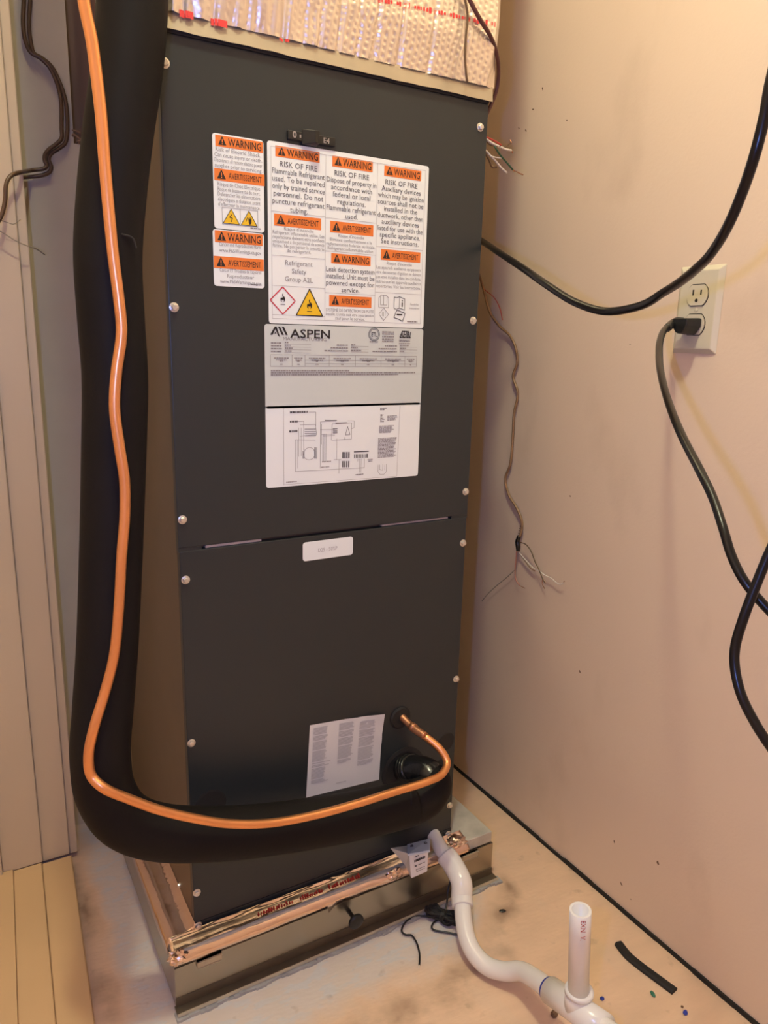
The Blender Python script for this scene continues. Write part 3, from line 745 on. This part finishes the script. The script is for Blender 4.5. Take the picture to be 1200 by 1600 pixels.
# bubble foil: dimpled quilt with upright creases, round the front and the two sides
def foil_depth(s, z):
    cre = 0.0
    for k_, (c_, d_) in enumerate(((.06,.5),(.10,.4),(.145,.7),(.17,.5),(.215,.9),(.265,.6),(.30,1.0),(.345,.7),(.395,.4),(.03,.4),(.19,.4),(.24,.4))):
        cre += d_*math.exp(-((s-c_-.004*noise.noise((z*9, k_, 0)))/.0028)**2)
    s2 = s+.0045*noise.noise((s*45, z*45, 7)); z2 = z+.0045*noise.noise((s*45, z*45, 9))
    dim = max(0.0, math.sin((s2+z2*.62)*560)*math.sin((s2*.35-z2)*430))**1.5 - .25
    right = min(1, max(0, (s-.13)/.12))
    return .004*noise.noise((s*7, z*5, 1)) + .0030*noise.noise((s*95, z*22, 4))*(1.15-right) - .0022*dim*(.35+.65*right) - .0050*cre
bm = bmesh.new(); nx, nz = 300, 150; rows = []
zt0, zt1 = ZT+.0135, ZT+.30
for j in range(nz+1):
    z = zt0+(zt1-zt0)*j/nz; row = []
    for i in range(nx+1):
        s = i/nx*(W+.004)
        edge = min(1, min(s, W+.004-s)/.015)
        bulge = .010*min(1, (z-zt0)/.05)
        row.append(bm.verts.new((s-.001+.006*min(1,(z-zt0)/.08)*(s/W), -.0025-max(0.0, .004+bulge+foil_depth(s, z))*edge, z)))
    rows.append(row)
for a, b in zip(rows, rows[1:]):
    for i in range(nx): bm.faces.new((a[i], a[i+1], b[i+1], b[i]))
foil = link('bubble_foil', bm, M_foil, duct, smooth=True)
for xx, nm in ((W+.0005, 'foil_side'), (-.0085, 'foil_side')):
    link(nm, B(xx, xx+.0075, -.001, .29, ZT+.0145, ZT+.8), M_foil, duct, bevel=.002)
link('foil_upper', B(-.001, W+.004, -.016, .002, ZT+.30, ZC-.002), M_foil, duct)
# red print on the foil, hugging its surface
rb = bmesh.new(); random.seed(12)
def foil_y(x, z):
    s = min(max(x, .0), W); edge = min(1, min(s, W+.004-s)/.015); bulge = .010*min(1, max(0, z-zt0)/.05)
    return -.0025-max(0.0, .004+bulge+foil_depth(s, max(z, zt0)))*edge
def redseg(u, v, w_, h_):
    p = PY(-.014, u, v); n_ = 5
    for i in range(n_):
        x0_, x1_ = p.x+w_*i/n_, p.x+w_*(i+1)/n_
        yy = min(foil_y(x0_, p.z), foil_y(x1_, p.z), foil_y((x0_+x1_)/2, p.z-h_/2), foil_y((x0_+x1_)/2, p.z+h_/2), foil_y(x0_, p.z-h_/2), foil_y(x1_, p.z+h_/2))-.0005
        vs = [rb.verts.new(q) for q in ((x0_,yy,p.z-h_/2),(x1_,yy,p.z-h_/2),(x1_,yy,p.z+h_/2),(x0_,yy,p.z+h_/2))]; rb.faces.new(vs)
for i in range(40):
    if random.random() < .82: redseg(590+i*4.6, 0+i*1.02, random.uniform(.0018,.0042), random.uniform(.003,.007))
redseg(283, 17, .015, .007); redseg(333, 30, .018, .007); redseg(440, 58, .012, .003)
link('red_print', rb, M_redband, foil)

# ------------------------------------------------------------------ insulated suction line
pts = [(206,-130,-.045),(207,0,-.045),(200,100,-.045),(186,200,-.045),(175,300,-.045),(169,400,-.045),(174,500,-.045),(180,590,-.045),(178,720,-.045),(174,860,-.045),(168,1010,-.046),(161,1110,-.05),(157,1180,-.055),(166,1240,-.058),(196,1281,-.060),(250,1300,-.062),(350,1302,-.062),(440,1293,-.062),(540,1277,-.064),(610,1262,-.068),(642,1254,-.070)]
P = [PY(y, u, v) for u, v, y in pts]
P.insert(0, P[0]+Vector((-.05, .0, .9)))
suc = thing('insulated_pipe', (P[-1].x, P[-1].y, 0.0), 'thick black foam-insulated pipe hanging down the left and bending across the cabinet front', 'pipe')
rr = [.0345]*len(P); rr[-1] = .0340
link('foam_sleeve', T(P, rr, seg=28, per=10), M_foam, suc, smooth=True)
Q = [P[-1]+Vector((-.02,.002,.006)), P[-1], PY(-.074, 668, 1242), PY(-.066, 680, 1222), PY(-.050, 668, 1207), PY(-.028, 648, 1202), PY(-.004, 632, 1203)]
link('foam_end', T(Q[:4]+[PY(-.050, 668, 1209)], [.033,.034,.031,.026,.022], seg=24, per=8), M_foam, suc, smooth=True)
bmw = tube(bmesh.new(), [PY(-.062, 676, 1218)]+Q[4:], [.022,.023,.021,.022], seg=22, per=10)
for v in bmw.verts: v.co += v.co.normalized()*.0012*noise.noise(v.co*60)
link('tape_wrap', bmw, M_btape, suc, smooth=True)
bmw = bmesh.new()
for k_, t_ in enumerate((.2, .5, .8)):
    c_ = Q[5].lerp(Q[6], t_); ax = (Q[5]-Q[6]).normalized()
    lathe(bmw, c_+Vector((0,0,.001*k_)), ax+Vector((.1*k_,0,.15)), [(-.004,.0225),(-.003,.0245),(.003,.0247),(.004,.0225)], seg=22)
link('tape_lap', bmw, M_btape, suc, smooth=True)
# sliced seam in the sleeve
a = PY(-.079, 190, 366); b_ = PY(-.079, 207, 372); c_ = PY(-.079, 213, 388)
link('sleeve_tear', T([a, b_, c_], .0011, seg=6), M_dark, suc)

# ------------------------------------------------------------------ copper liquid line
c1 = [(126,-80),(131,0),(143,60),(150,110),(158,180),(164,260),(170,330),(177,400),(186,470),(190,519),(182,581),(179,637),(187,700),(194.5,750),(195,806),(190,870),(186,944),(178,1025),(164,1081),(147,1137),(138.5,1181),(143,1212),(162,1231),(203,1249),(247,1265),(295,1277),(357,1287),(423,1286),(490,1274),(560,1255),(620,1236)]
Pc = []
for i, (u, v) in enumerate(c1):
    y = -.090 if v < 1100 else (-.094 if i < 22 else -.104)
    Pc.append(PY(y, u, v))
Pc.insert(0, Pc[0]+Vector((-.06, .0, .9)))
Pc += [PY(-.104, 668, 1221), PY(-.098, 691, 1209), PY(-.086, 698.5, 1191), PY(-.072, 688, 1171), PY(-.050, 664, 1150)]
copper = thing('copper_pipe', (Pc[-1].x, Pc[-1].y, 0), 'thin bare copper pipe running in front of the thick black insulated pipe', 'pipe')
link('tube', T(Pc, .0058, seg=16, per=8), M_cu, copper, smooth=True)
link('pipe_end', T([Pc[-1], PY(-.034, 651, 1141), PY(-.018, 640, 1132), PY(.000, 627, 1119)], [.0061,.0064,.0056,.0056], seg=16), M_cudark, copper, smooth=True)
link('brazed_joint', T([PY(-.030, 648, 1138.5), PY(-.022, 643, 1134.5)], .0070, seg=16, per=2), M_cudark, copper, smooth=True)

# ------------------------------------------------------------------ drain line in white PVC
R = .01335
dpts = [PZ(.054, 722.5, 1413), PZ(.044, 724.5, 1438), PZ(.033, 730, 1466), PZ(.024, 742, 1491), PZ(.020, 762, 1510), PZ(.026, 787, 1517.5), PZ(.042, 813, 1517.5), PZ(.060, 837, 1530), PZ(.074, 858, 1546)]
tee_c = PY(-.36, 902, 1577)
drain = thing('drain_pipe', (dpts[4].x, dpts[4].y, 0), 'white plastic condensate drain line bending along the floor to an upright open stub', 'pipe')
link('bent_pipe', T(dpts+[dpts[-1].lerp(tee_c, .5)], R, seg=22, per=8), M_pvc, drain, smooth=True)
e0, e1, e2, e3 = PY(.004, 676, 1303), PY(-.030, 690, 1328), PY(-.056, 707, 1350), PY(-.086, 721, 1379)
link('drain_stub', T([e0, e1, e1.lerp(e2, .6)], [.0120,.0120,.0120], seg=22), M_pvc, drain, smooth=True)
dr = (dpts[1]-dpts[0]).normalized()
link('elbow', T([e1.lerp(e2, .35), e2, e3, dpts[0]-dr*.012, dpts[0]-dr*.002, dpts[0]+dr*.004], [.0172]*6, seg=24, per=7), M_pvc, drain, smooth=True)
ax = (tee_c-dpts[-1]).normalized()
teeb = tube(bmesh.new(), [dpts[-1]+ax*.002, dpts[-1]+ax*.003, tee_c, tee_c+ax*.05], [.0150,.0178,.0178,.0178], seg=26, raw=True)
tee = link('tee', teeb, M_pvc, drain, smooth=True)
link('tee_collar', T([tee_c, tee_c+Vector((0,0,.030))], .0176, seg=28, raw=True), M_pvc, drain, smooth=True)
link('collar_rim', LT(tee_c+Vector((0,0,.026)), (0,0,1), [(0,.0168),(0,.0184),(.0045,.0184),(.0055,.0168)], seg=28), M_pvc, drain, smooth=True)
link('blue_cement_ring', T([dpts[-1]-ax*.0015, dpts[-1]+ax*.0022], .0160, seg=24, raw=True), M_blue, drain, smooth=True)
ro = tee_c+ax*.17; ah = Vector((ax.x, ax.y, 0)).normalized()
link('runoff_pipe', T([tee_c+ax*.045, tee_c+ax*.10, ro, ro+ah*.10+Vector((0,0,(R-ro.z)*.5)), Vector((ro.x+ah.x*.24, ro.y+ah.y*.24, R)), Vector((ro.x+ah.x*.42, ro.y+ah.y*.42, R))], R, seg=20), M_pvc, drain, smooth=True)
d = PY(-.36, 907, 1421); top_z = d.z; sx_, sy_ = tee_c.x+.0010, tee_c.y
prof = [(0,R),(top_z-.03-tee_c.z,R),(top_z-.0299-tee_c.z,R),(top_z-tee_c.z,R),(top_z-tee_c.z,R-.0030),(.012,R-.0030)]
lean = (d.x-sx_)/(top_z-tee_c.z)
st = link('standpipe', LT((sx_, sy_, tee_c.z), (lean,0,1), prof, seg=32), M_pvc, drain)
for p_ in st.data.polygons: p_.use_smooth = abs(p_.normal.z) < .7
# red pipe print, wrapped on the tube
g = bmesh.new(); text_mesh(g, 'EXN  V.', 0, 0, 0, .0062, width=.030)
away = Vector((CAM.x-sx_, CAM.y-sy_, 0)).normalized(); ang0 = math.atan2(away.y, away.x)+.35
for v in g.verts:
    a_ = ang0+v.co.z/R*1.0; zz = top_z-.020-v.co.x
    xs = sx_+lean*(zz-tee_c.z)
    v.co = Vector((xs+math.cos(a_)*(R+.0003), sy_+math.sin(a_)*(R+.0003), zz))
link('red_print', g, M_redink, st)

# ------------------------------------------------------------------ overflow float switch
yf, yb = -.075, -.026
f = [PY(yf, *q) for q in ((642.5,1373),(667.5,1362),(669.5,1329),(640,1334))]
bk = [PY(yb, 634, 1353), PY(yb, 664, 1345), PY(yb, 668, 1316), PY(yb, 609, 1325)]
sw = thing('float_switch', (f[0].x, -.05, f[0].z), 'small pale lilac overflow switch box hanging on the white drain stub', 'switch')
link('body', hexa([f[0], f[1], bk[1], bk[0], f[3], f[2], bk[2], bk[3]]), M_purple, sw, bevel=.0015)
g4 = [PY(yf-.003, 637, 1334.5), PY(yf-.003, 672, 1328.5), PY(-.040, 672, 1309.5), PY(-.040, 636, 1319)]
dn = Vector((0, 0, -.004))
link('cap', hexa([g+dn for g in g4]+g4), M_lblue, sw, bevel=.0010)
fx = (f[1]-f[0]).normalized(); fz = (f[3]-f[0]).normalized(); fn = fx.cross(fz).normalized()
def onface(o, a, b, c=.0008): return o+fx*a+fz*b+fn*c
W_ = (f[1]-f[0]).length; H_ = (f[3]-f[0]).length
g = bmesh.new(); random.seed(21)
def facebar(a0, a1, b, h):
    a = a0
    while a < a1:
        e = min(a1, a+random.uniform(.0012, .0035))
        g.faces.new([g.verts.new(onface(f[0], *q)) for q in ((a,b-h/2),(e,b-h/2),(e,b+h/2),(a,b+h/2))]); a = e+.0005
facebar(W_*.28, W_*.55, H_*.80, .0018); facebar(W_*.24, W_*.92, H_*.64, .0042); facebar(W_*.24, W_*.36, H_*.44, .0034); facebar(W_*.44, W_*.88, H_*.44, .0010); facebar(W_*.3, W_*.85, H_*.28, .0009); facebar(W_*.3, W_*.85, H_*.20, .0009)
link('lettering', g, M_ink, sw)
g = bmesh.new()   # two padlock marks on the cap
cx_, cz_ = (g4[1]-g4[0]).normalized(), (g4[3]-g4[0]).normalized(); cn = cx_.cross(cz_).normalized()
for a in (.20, .80):
    c_ = g4[3].lerp(g4[2], a).lerp(g4[0].lerp(g4[1], a), .38)+cn*.0009
    def L_(x, z): return c_+cx_*x+cz_*z
    g.faces.new([g.verts.new(L_(*q)) for q in ((-.0032,-.0025),(.0032,-.0025),(.0032,.0018),(-.0032,.0018))])
    tube(g, [L_(-.0022,.0018), L_(-.0020,.0045), L_(0,.0058), L_(.0020,.0045)], .0006, seg=6, per=4)
link('padlock_marks', g, M_ink, sw)

# ------------------------------------------------------------------ black low-voltage wire: drops behind the elbow into a tied hank
hank = thing('wire_hank', PZ(0, 690, 1440), 'black thin wire tied in a hank on the floor behind the white elbow', 'wire')
wp = [PY(-.004, 689.5, 1303), PY(-.010, 692, 1311), PY(-.018, 697, 1324), PY(-.035, 703, 1350), PY(-.045, 703.5, 1372), PY(-.055, 700, 1393), PZ(.022, 698, 1412), PZ(.012, 694, 1430)]
link('lead', T(wp, .0017, seg=8), M_black, hank, smooth=True)
bm = bmesh.new(); random.seed(9)
A_, B_ = PZ(.014, 670, 1421), PZ(.014, 716, 1439); ctr = (A_+B_)/2; ux_ = (B_-A_).normalized(); uy_ = Vector((-ux_.y, ux_.x, 0))
for k_ in range(18):
    L_ = (B_-A_).length/2*random.uniform(.8, 1.15); hh_ = random.uniform(.005, .016); tl = random.uniform(-.5, .5); sh = random.uniform(-.006, .006)
    ring_ = []
    for i in range(13):
        a = 2*math.pi*i/12; q = ctr+ux_*(L_*math.cos(a)+sh)+(uy_*math.cos(tl)+Vector((0,0,1))*math.sin(tl))*(hh_*math.sin(a))*(.4+.8*abs(math.cos(a)))
        q.z = max(.002, q.z+random.uniform(-.004,.004)); ring_.append(q)
    tube(bm, ring_, .0020, seg=6, per=3)
link('coil', bm, M_rubber, hank, smooth=True)
link('twist_tie', LT(ctr-ux_*.004, ux_, [(0,.008),(.001,.0095),(.007,.0095),(.008,.008)], seg=14), M_black, hank)
for s_ in ([(686,1436),(666,1432),(650,1431.6),(638,1437),(629,1448),(628,1456),(634,1460.5),(642,1461),(650,1471),(655,1487),(655.5,1500),(655,1508)], [(684,1437),(677,1442),(674.5,1449),(678,1453),(690,1455.5),(702,1457.5),(718,1461)]):
    link('loose_end', T([PZ(.004, *q) for q in s_], .0015, seg=8), M_black, hank, smooth=True)
link('stripped_tip', T([PZ(.004, 655, 1508), PZ(.004, 654.5, 1513)], .0010, seg=6, per=1), M_wwhite, hank)

# ------------------------------------------------------------------ outlet on the right wall
oy0, oy1, oz0, oz1 = -.2455, -.1735, .9220, 1.0400
out = thing('wall_outlet', (XW, (oy0+oy1)/2, oz0), 'almond duplex wall outlet with plate on the cream wall', 'outlet')
bm = bmesh.new()
a = [(XW-.0002,oy0,oz0),(XW-.0002,oy1,oz0),(XW-.0002,oy1,oz1),(XW-.0002,oy0,oz1)]; i_ = .007
b = [(XW-.006,oy0+i_,oz0+i_),(XW-.006,oy1-i_,oz0+i_),(XW-.006,oy1-i_,oz1-i_),(XW-.006,oy0+i_,oz1-i_)]
plate = link('plate', hexa(a+b), M_almond, out, bevel=.0012)
ocy = (oy0+oy1)/2; ocz = (oz0+oz1)/2
def recept(cz):
    bm = bmesh.new(); pts = []
    for i in range(32):
        t = 2*math.pi*i/32; y = .0165*math.cos(t); z = .0165*math.sin(t); z = max(-.0135, min(.0135, z)); pts.append((y, z))
    f_ = [bm.verts.new((XW-.0078, ocy+y, cz+z)) for y, z in pts]; g_ = [bm.verts.new((XW-.004, ocy+y, cz+z)) for y, z in pts]
    bm.faces.new(f_)
    for i in range(32): bm.faces.new((f_[i], g_[i], g_[(i+1)%32], f_[(i+1)%32]))
    bmesh.ops.recalc_face_normals(bm, faces=bm.faces)
    r_ = link('receptacle', bm, M_almond, out)
    # dark parting line round the face
    l_ = bmesh.new(); rin = [(y*1.04, z*1.05) for y, z in pts]
    tube(l_, [(XW-.0060, ocy+y, cz+z) for y, z in rin]+[(XW-.0060, ocy+rin[0][0], cz+rin[0][1])], .0006, seg=5, raw=True)
    link('parting_line', l_, M_dark, r_)
    for dy, hgt in ((.0062,.0075),(-.0062,.0063)):
        link('slot', B(XW-.0081, XW-.0070, ocy+dy-.0011, ocy+dy+.0011, cz+.0025-hgt/2+.001, cz+.0025+hgt/2+.001), M_dark, r_)
    link('ground_hole', LT((XW-.0070, ocy, cz-.0070), (-1,0,0), [(0,.0024),(.0011,.0024)], seg=12), M_dark, r_)
    return r_
recept(ocz+.0195); recept(ocz-.0195)
link('plate_screw', LT((XW-.0055, ocy, ocz), (-1,0,0), [(0,.0032),(.001,.0030),(.0014,.0015)], seg=14), M_almond, out)

# ------------------------------------------------------------------ power cord from the cabinet to the outlet
cz2 = ocz-.0195
up_c = [(735,366,1.16),(753,377,1.10),(785,398,1.00),(820,421,.92),(855,445.5,.87),(900,473,.83),(945,486.5,.80),(1003,477,.75),(1035,458,.71),(1062,441,.66),(1088,420,.61),(1112,395,.57),(1138,352,.54),(1160,300,.52),(1180,240,.50),(1195,180,.49),(1205,125,.485),(1225,60,.48),(1270,15,.48),(1330,50,.48),(1365,260,.49),(1340,540,.51),(1265,735,.54),(1203,862,.56),(1183,910,.565),(1162,965,.57),(1149,1010,.575),(1148,1040,.575),(1158,1085,.57),(1180,1130,.565),(1204,1167,.56),(1260,1240,.555),(1340,1240,.55),(1370,1130,.55),(1320,1050,.555),(1250,998,.565),(1200,952,.575),(1163,908,.585),(1143,868,.595),(1130,826,.605),(1114,778,.625),(1096,740,.645),(1066,682,.69),(1045,630,.75),(1033,585,.82),(1030,558,.88),(1031,535,.93),(1038,516,.98),(1050,508,1.0)]
Pq = [CAM + ray(u, v)*dd for u, v, dd in up_c]
pend = Vector((XW-.027, ocy+.018, cz2+.001)); Pq[-1] = pend
cord = thing('power_cord', (Pq[0].x, Pq[0].y, 0.75), 'thick black power cord from the cabinet, looping across the cream wall into the outlet', 'cord')
link('cable', T(Pq, [.0044]*8+[.0041]*3+[.0038]*30+[.0040]*4+[.0044]*(len(Pq)-45), seg=14, per=7), M_cord, cord, smooth=True)
bm = bmesh.new(); pts = []
for y, z in ((.014,.0085),(-.012,.0085),(-.0135,.006),(-.013,-.003),(-.007,-.0125),(-.003,-.0145),(.004,-.0145),(.008,-.012),(.015,-.004)): pts.append((ocy+y, cz2+z))
f_ = [bm.verts.new((XW-.036, y+(ocy-y)*.14, z+(cz2-z)*.12)) for y, z in pts]; g_ = [bm.verts.new((XW-.0082, y, z)) for y, z in pts]
bm.faces.new(f_); bm.faces.new(list(reversed(g_)))
for i in range(len(pts)): bm.faces.new((f_[i], g_[i], g_[(i+1)%len(pts)], f_[(i+1)%len(pts)]))
bmesh.ops.recalc_face_normals(bm, faces=bm.faces)
plug = link('plug', bm, M_black, cord, bevel=.0018)
link('strain_relief', T([Vector((XW-.024, ocy+.006, cz2+.001)), Vector((XW-.026, ocy+.014, cz2+.002)), pend, Pq[-2].lerp(pend,.3)], [.0078,.0072,.0062,.0055], seg=14), M_black, plug, smooth=True)

# ------------------------------------------------------------------ thin control cables at the right
cc1 = thing('control_cable', PX(.66, 808, 850), 'thin tan control cable hanging on the cream wall with stripped ends and black tape', 'cable')
tw = [(.600,745,424),(.640,750,433),(.655,756,454),(.660,765,487),(.662,780,509),(.664,797,525),(.664,806,545),(.664,808,567),(.664,801.5,588),(.664,809,614),(.664,803,646),(.664,801,683),(.664,797,726),(.664,789.5,748),(.664,794.5,772),(.664,809,797),(.663,815.5,817),(.662,813,836),(.661,809,846)]
link('jacket', T([PX(*t) for t in tw], .0024, seg=10), M_tan, cc1, smooth=True)
link('black_tape', T([PX(.660,811,838), PX(.660,808.5,846), PX(.660,809,852), PX(.660,809.5,861)], [.0038,.0042,.0045,.0036], seg=10), M_btape, cc1, smooth=True)
bm = bmesh.new()
for i in range(5):
    p_ = PX(.6625, 814.5-i*.9, 822+i*3.6); lathe(bm, p_, (0,.25,1), [(-.0008,.0026),(0,.0031),(.0008,.0026)], seg=10)
link('spiral_cut', bm, M_maroon, cc1)
for nm, m_, r_, s_ in (('pink_wire', M_wpink, .0011, [(807,861),(806,876),(804.5,892),(806,906),(812,915)]), ('pale_wire', M_wwhite, .0010, [(810,862),(822,876),(834,888),(842,892),(852,899),(862,904),(870,911),(876,913),(881,910)]), ('dark_wire', M_brown, .0010, [(812,847),(822,851),(830,862),(836,878),(842,890),(848,905),(852,911)]), ('grey_wire', M_wgrey, .0008, [(805,890),(792,902),(776,915),(764,926),(753,939)]), ('tan_wire', M_tan, .0009, [(810,862),(820,876),(829,888),(836,892)])):
    link(nm, T([PX(.663 if nm != 'dark_wire' else .658, *q) for q in s_], r_, seg=7, per=5), m_, cc1, smooth=True)
for s_ in ([(812,915),(816,917),(820,919)], [(848,905),(847,911),(851,920)], [(878,912),(882,908)]):
    link('bare_tip', T([PX(.663, *q) for q in s_], .0007, seg=6, per=3), M_cudark, cc1)
rw = link('red_wire', T([PX(.655, *q) for q in ((752,443),(757,452),(772,465),(781,482),(785,500))], .0008, seg=7), M_wred, cc1, smooth=True)

cc2 = thing('control_cable', PY(.012, 757, 213), 'maroon cable curving past the duct, fanning into coloured stripped wires at cabinet edge', 'cable')
mp_ = [PY(-.026, 708, -60), PY(-.026, 734, 0), PY(-.026, 750, 30), PY(-.022, 766, 56), PY(-.010, 776, 84), PY(.002, 779, 112), PY(.010, 776, 140), PY(.014, 768, 162), PY(.016, 760, 180), PY(.018, 756, 198), PY(.016, 757, 213)]
link('jacket', T(mp_, .0028, seg=10), M_maroon, cc2, smooth=True)
def wf(y, s_): return [PY(y+.003*i, *q) for i, q in enumerate(s_)]
for nm, m_, r_, s_ in (('red_wire', M_wred, .0013, [(757,213),(766,217),(776,222),(783,227)]), ('white_wire', M_wwhite, .0017, [(757,215),(766,222),(777,228),(782,230)]), ('white_wire', M_wwhite, .0014, [(783,230),(790,233),(799,235)]), ('black_wire', M_brown, .0010, [(757,218),(766,226),(778,229),(788,229),(799,223)]), ('green_wire', M_wgreen, .0013, [(773,229),(780,240),(790,252),(802,266)]), ('white_wire', M_wwhite, .0014, [(757,233),(766,243),(774,251),(782,261),(792,270)]), ('black_wire', M_brown, .0013, [(757,238),(763,248),(769,261),(776,261)]), ('white_wire', M_wwhite, .0009, [(767,244),(775,246),(783,247)])):
    link(nm, T(wf(.012, s_), r_, seg=8, per=5), m_, cc2, smooth=True)
for s_ in ([(802,266),(805,268)], [(807,268),(812,271),(817,273)], [(799,235),(801,239)], [(799,223),(797,219)]):
    link('bare_tip', T(wf(.018, s_), .0010, seg=6, per=3), M_cudark, cc2)

dw = [PY(-.024, *q) for q in ((722,-80),(727,0),(730.5,24),(728,55),(726.5,88),(728,112),(730,129))]
thw = tag(link('thin_wire', T(dw, .0016, seg=8), M_brown, None, smooth=True), 'thin dark brown wire hanging straight down over the foil duct', 'wire')

# ------------------------------------------------------------------ brown lamp wire at the upper left
lw = thing('brown_wire', PY(.44, 75, 250), 'dark brown wire, its cast shadow built as a second wire, crossing the grey wall and the casing at upper left', 'wire')
s1 = [(37,-60),(37,0),(36,39),(40,65),(48,82),(63,91),(77,105),(89,130),(95,156),(96,199),(96,216),(88,225),(76,234),(70,243),(70,252),(73,258),(69,263),(50,266)]
s2 = [(47,-60),(47,0),(45,39),(49,71),(53,83),(66,91),(80,103),(93,128),(102,156),(105,185),(105,205),(102,223),(92,232),(80,240),(76,249),(80,260),(78,268),(66,274),(36,277)]
ys = lambda v: .462
tail = [PY(.43, 42, 267.5), PY(.385, 36, 268.5), PY(.356, 31, 269.5), PY(.348, 25, 271), PY(.343, 18, 274), PY(.340, 12, 281), PY(.338, 9, 291), PY(.338, 8, 312), PY(.338, 2, 337), PY(.338, -8, 352), PY(.338, -30, 366)]
link('strand_and_shadow', T([PY(.455, *q) for q in s1]+tail, .0030, seg=8, per=5), M_brown, lw, smooth=True)
link('strand_and_shadow', T([PY(.460, *q) for q in s2]+[PY(.44, 30, 277)], .0030, seg=8, per=5), M_brown, lw, smooth=True)  # the wire's cast shadow on the wall, modelled as a second solid wire
fray = thing('frayed_thread', PY(.352, 30, 375), 'thin pale frayed thread stuck across the cream casing at left', 'thread')
link('thread', T([PY(.350, -10, 355), PY(.350, 8, 366), PY(.350, 26, 377), PY(.352, 42, 384), PY(.36, 54, 388), PY(.40, 70, 398)], .0008, seg=6), M_wgrey, fray)
link('thread', T([PY(.350, -6, 342), PY(.350, 10, 347), PY(.350, 21, 350), PY(.352, 32, 343)], .0006, seg=6), M_wgrey, fray)

# ------------------------------------------------------------------ things lying on the floor
sp_ = [(966,1476),(980,1494),(1000,1511),(1027,1531),(1054,1551)]
ctrl = catmull([PZ(.0, *q) for q in sp_], 6)
bm = bmesh.new(); rows = []
for i, p_ in enumerate(ctrl):
    t_ = (ctrl[min(i+1, len(ctrl)-1)]-ctrl[max(i-1, 0)]).normalized(); n_ = Vector((-t_.y, t_.x, 0))*.0070
    rows.append([bm.verts.new(p_+n_*a+Vector((0,0,z))) for a, z in ((-1,.0005),(-1,.004),(-.6,.0065),(.6,.0065),(1,.004),(1,.0005))])
for a, b in zip(rows, rows[1:]):
    for k_ in range(6): bm.faces.new((a[k_], a[(k_+1)%6], b[(k_+1)%6], b[k_]))
bm.faces.new(rows[0]); bm.faces.new(list(reversed(rows[-1]))); bmesh.ops.recalc_face_normals(bm, faces=bm.faces)
tag(link('rubber_strip', bm, M_rubber, None), 'black foam rubber strip offcut lying on the floor by the right wall', 'strip')
def scrap(u, v, r, m, label, name='scrap', el=1.6, ang=0.5, cat='scrap'):
    bm = bmesh.new(); bmesh.ops.create_icosphere(bm, subdivisions=2, radius=1)
    p_ = PZ(r*.45, u, v)
    for q in bm.verts:
        k_ = 1+.25*noise.noise(q.co*2+Vector((u,v,0)))
        x, y = q.co.x*r*el*k_, q.co.y*r*k_
        q.co = Vector((p_.x+x*math.cos(ang)-y*math.sin(ang), p_.y+x*math.sin(ang)+y*math.cos(ang), p_.z+q.co.z*r*.45))
    return tag(link(name, bm, m, None), label, cat)
scrap(941, 1560, .0032, M_blue, 'tiny blue scrap on the floor just right of the white upright stub', el=1.2)
scrap(1071, 1582, .0034, M_blue, 'tiny blue scrap on the floor at lower right beyond the rubber strip', el=1.4)
scrap(1020, 1553, .0032, M_greenbit, 'tiny green wire scrap on the floor beside the black rubber strip', el=1.9, ang=1.2)
scrap(785, 1423, .0034, M_black, 'tiny black scrap alone on the floor right of the white elbow', el=1.7, ang=-.4)
scrap(1066, 1573, .0020, M_speck, 'tiny brown scrap beside the lower right blue scrap', el=1.2)
scrap(866, 1584, .0050, M_speck, 'small brown scrap on the floor under the white tee fitting', el=1.5)
# flecks and dents on the cream wall: thin flakes lying on it
def fleck(u, v, ry, rz, m=M_speck):
    p_ = PX(XW, u, v); bm = bmesh.new(); vs = []
    for i in range(9):
        a = 2*math.pi*i/9; k_ = random.uniform(.6, 1.15); vs.append(bm.verts.new((XW-.0004, p_.y+ry*math.cos(a)*k_+rz*.4*math.sin(a), p_.z+rz*math.sin(a)*k_)))
    bm.faces.new(vs); link('fleck', bm, m, wall_r)
random.seed(31)
for (u, v, a, b) in ((848,139,.0020,.0032),(833,171,.0028,.0016),(811,200,.0014,.0022),(822,204,.0018,.0024),(886,188,.0018,.0014),(906,1049,.0016,.0026),(960,1315,.0018,.0026),(1028,1348,.0024,.0034),(971,1381,.0024,.0034),(986,1405,.0010,.0012),(891,775,.0016,.0016),(985,538,.0020,.0006)):
    fleck(u, v, a, b)
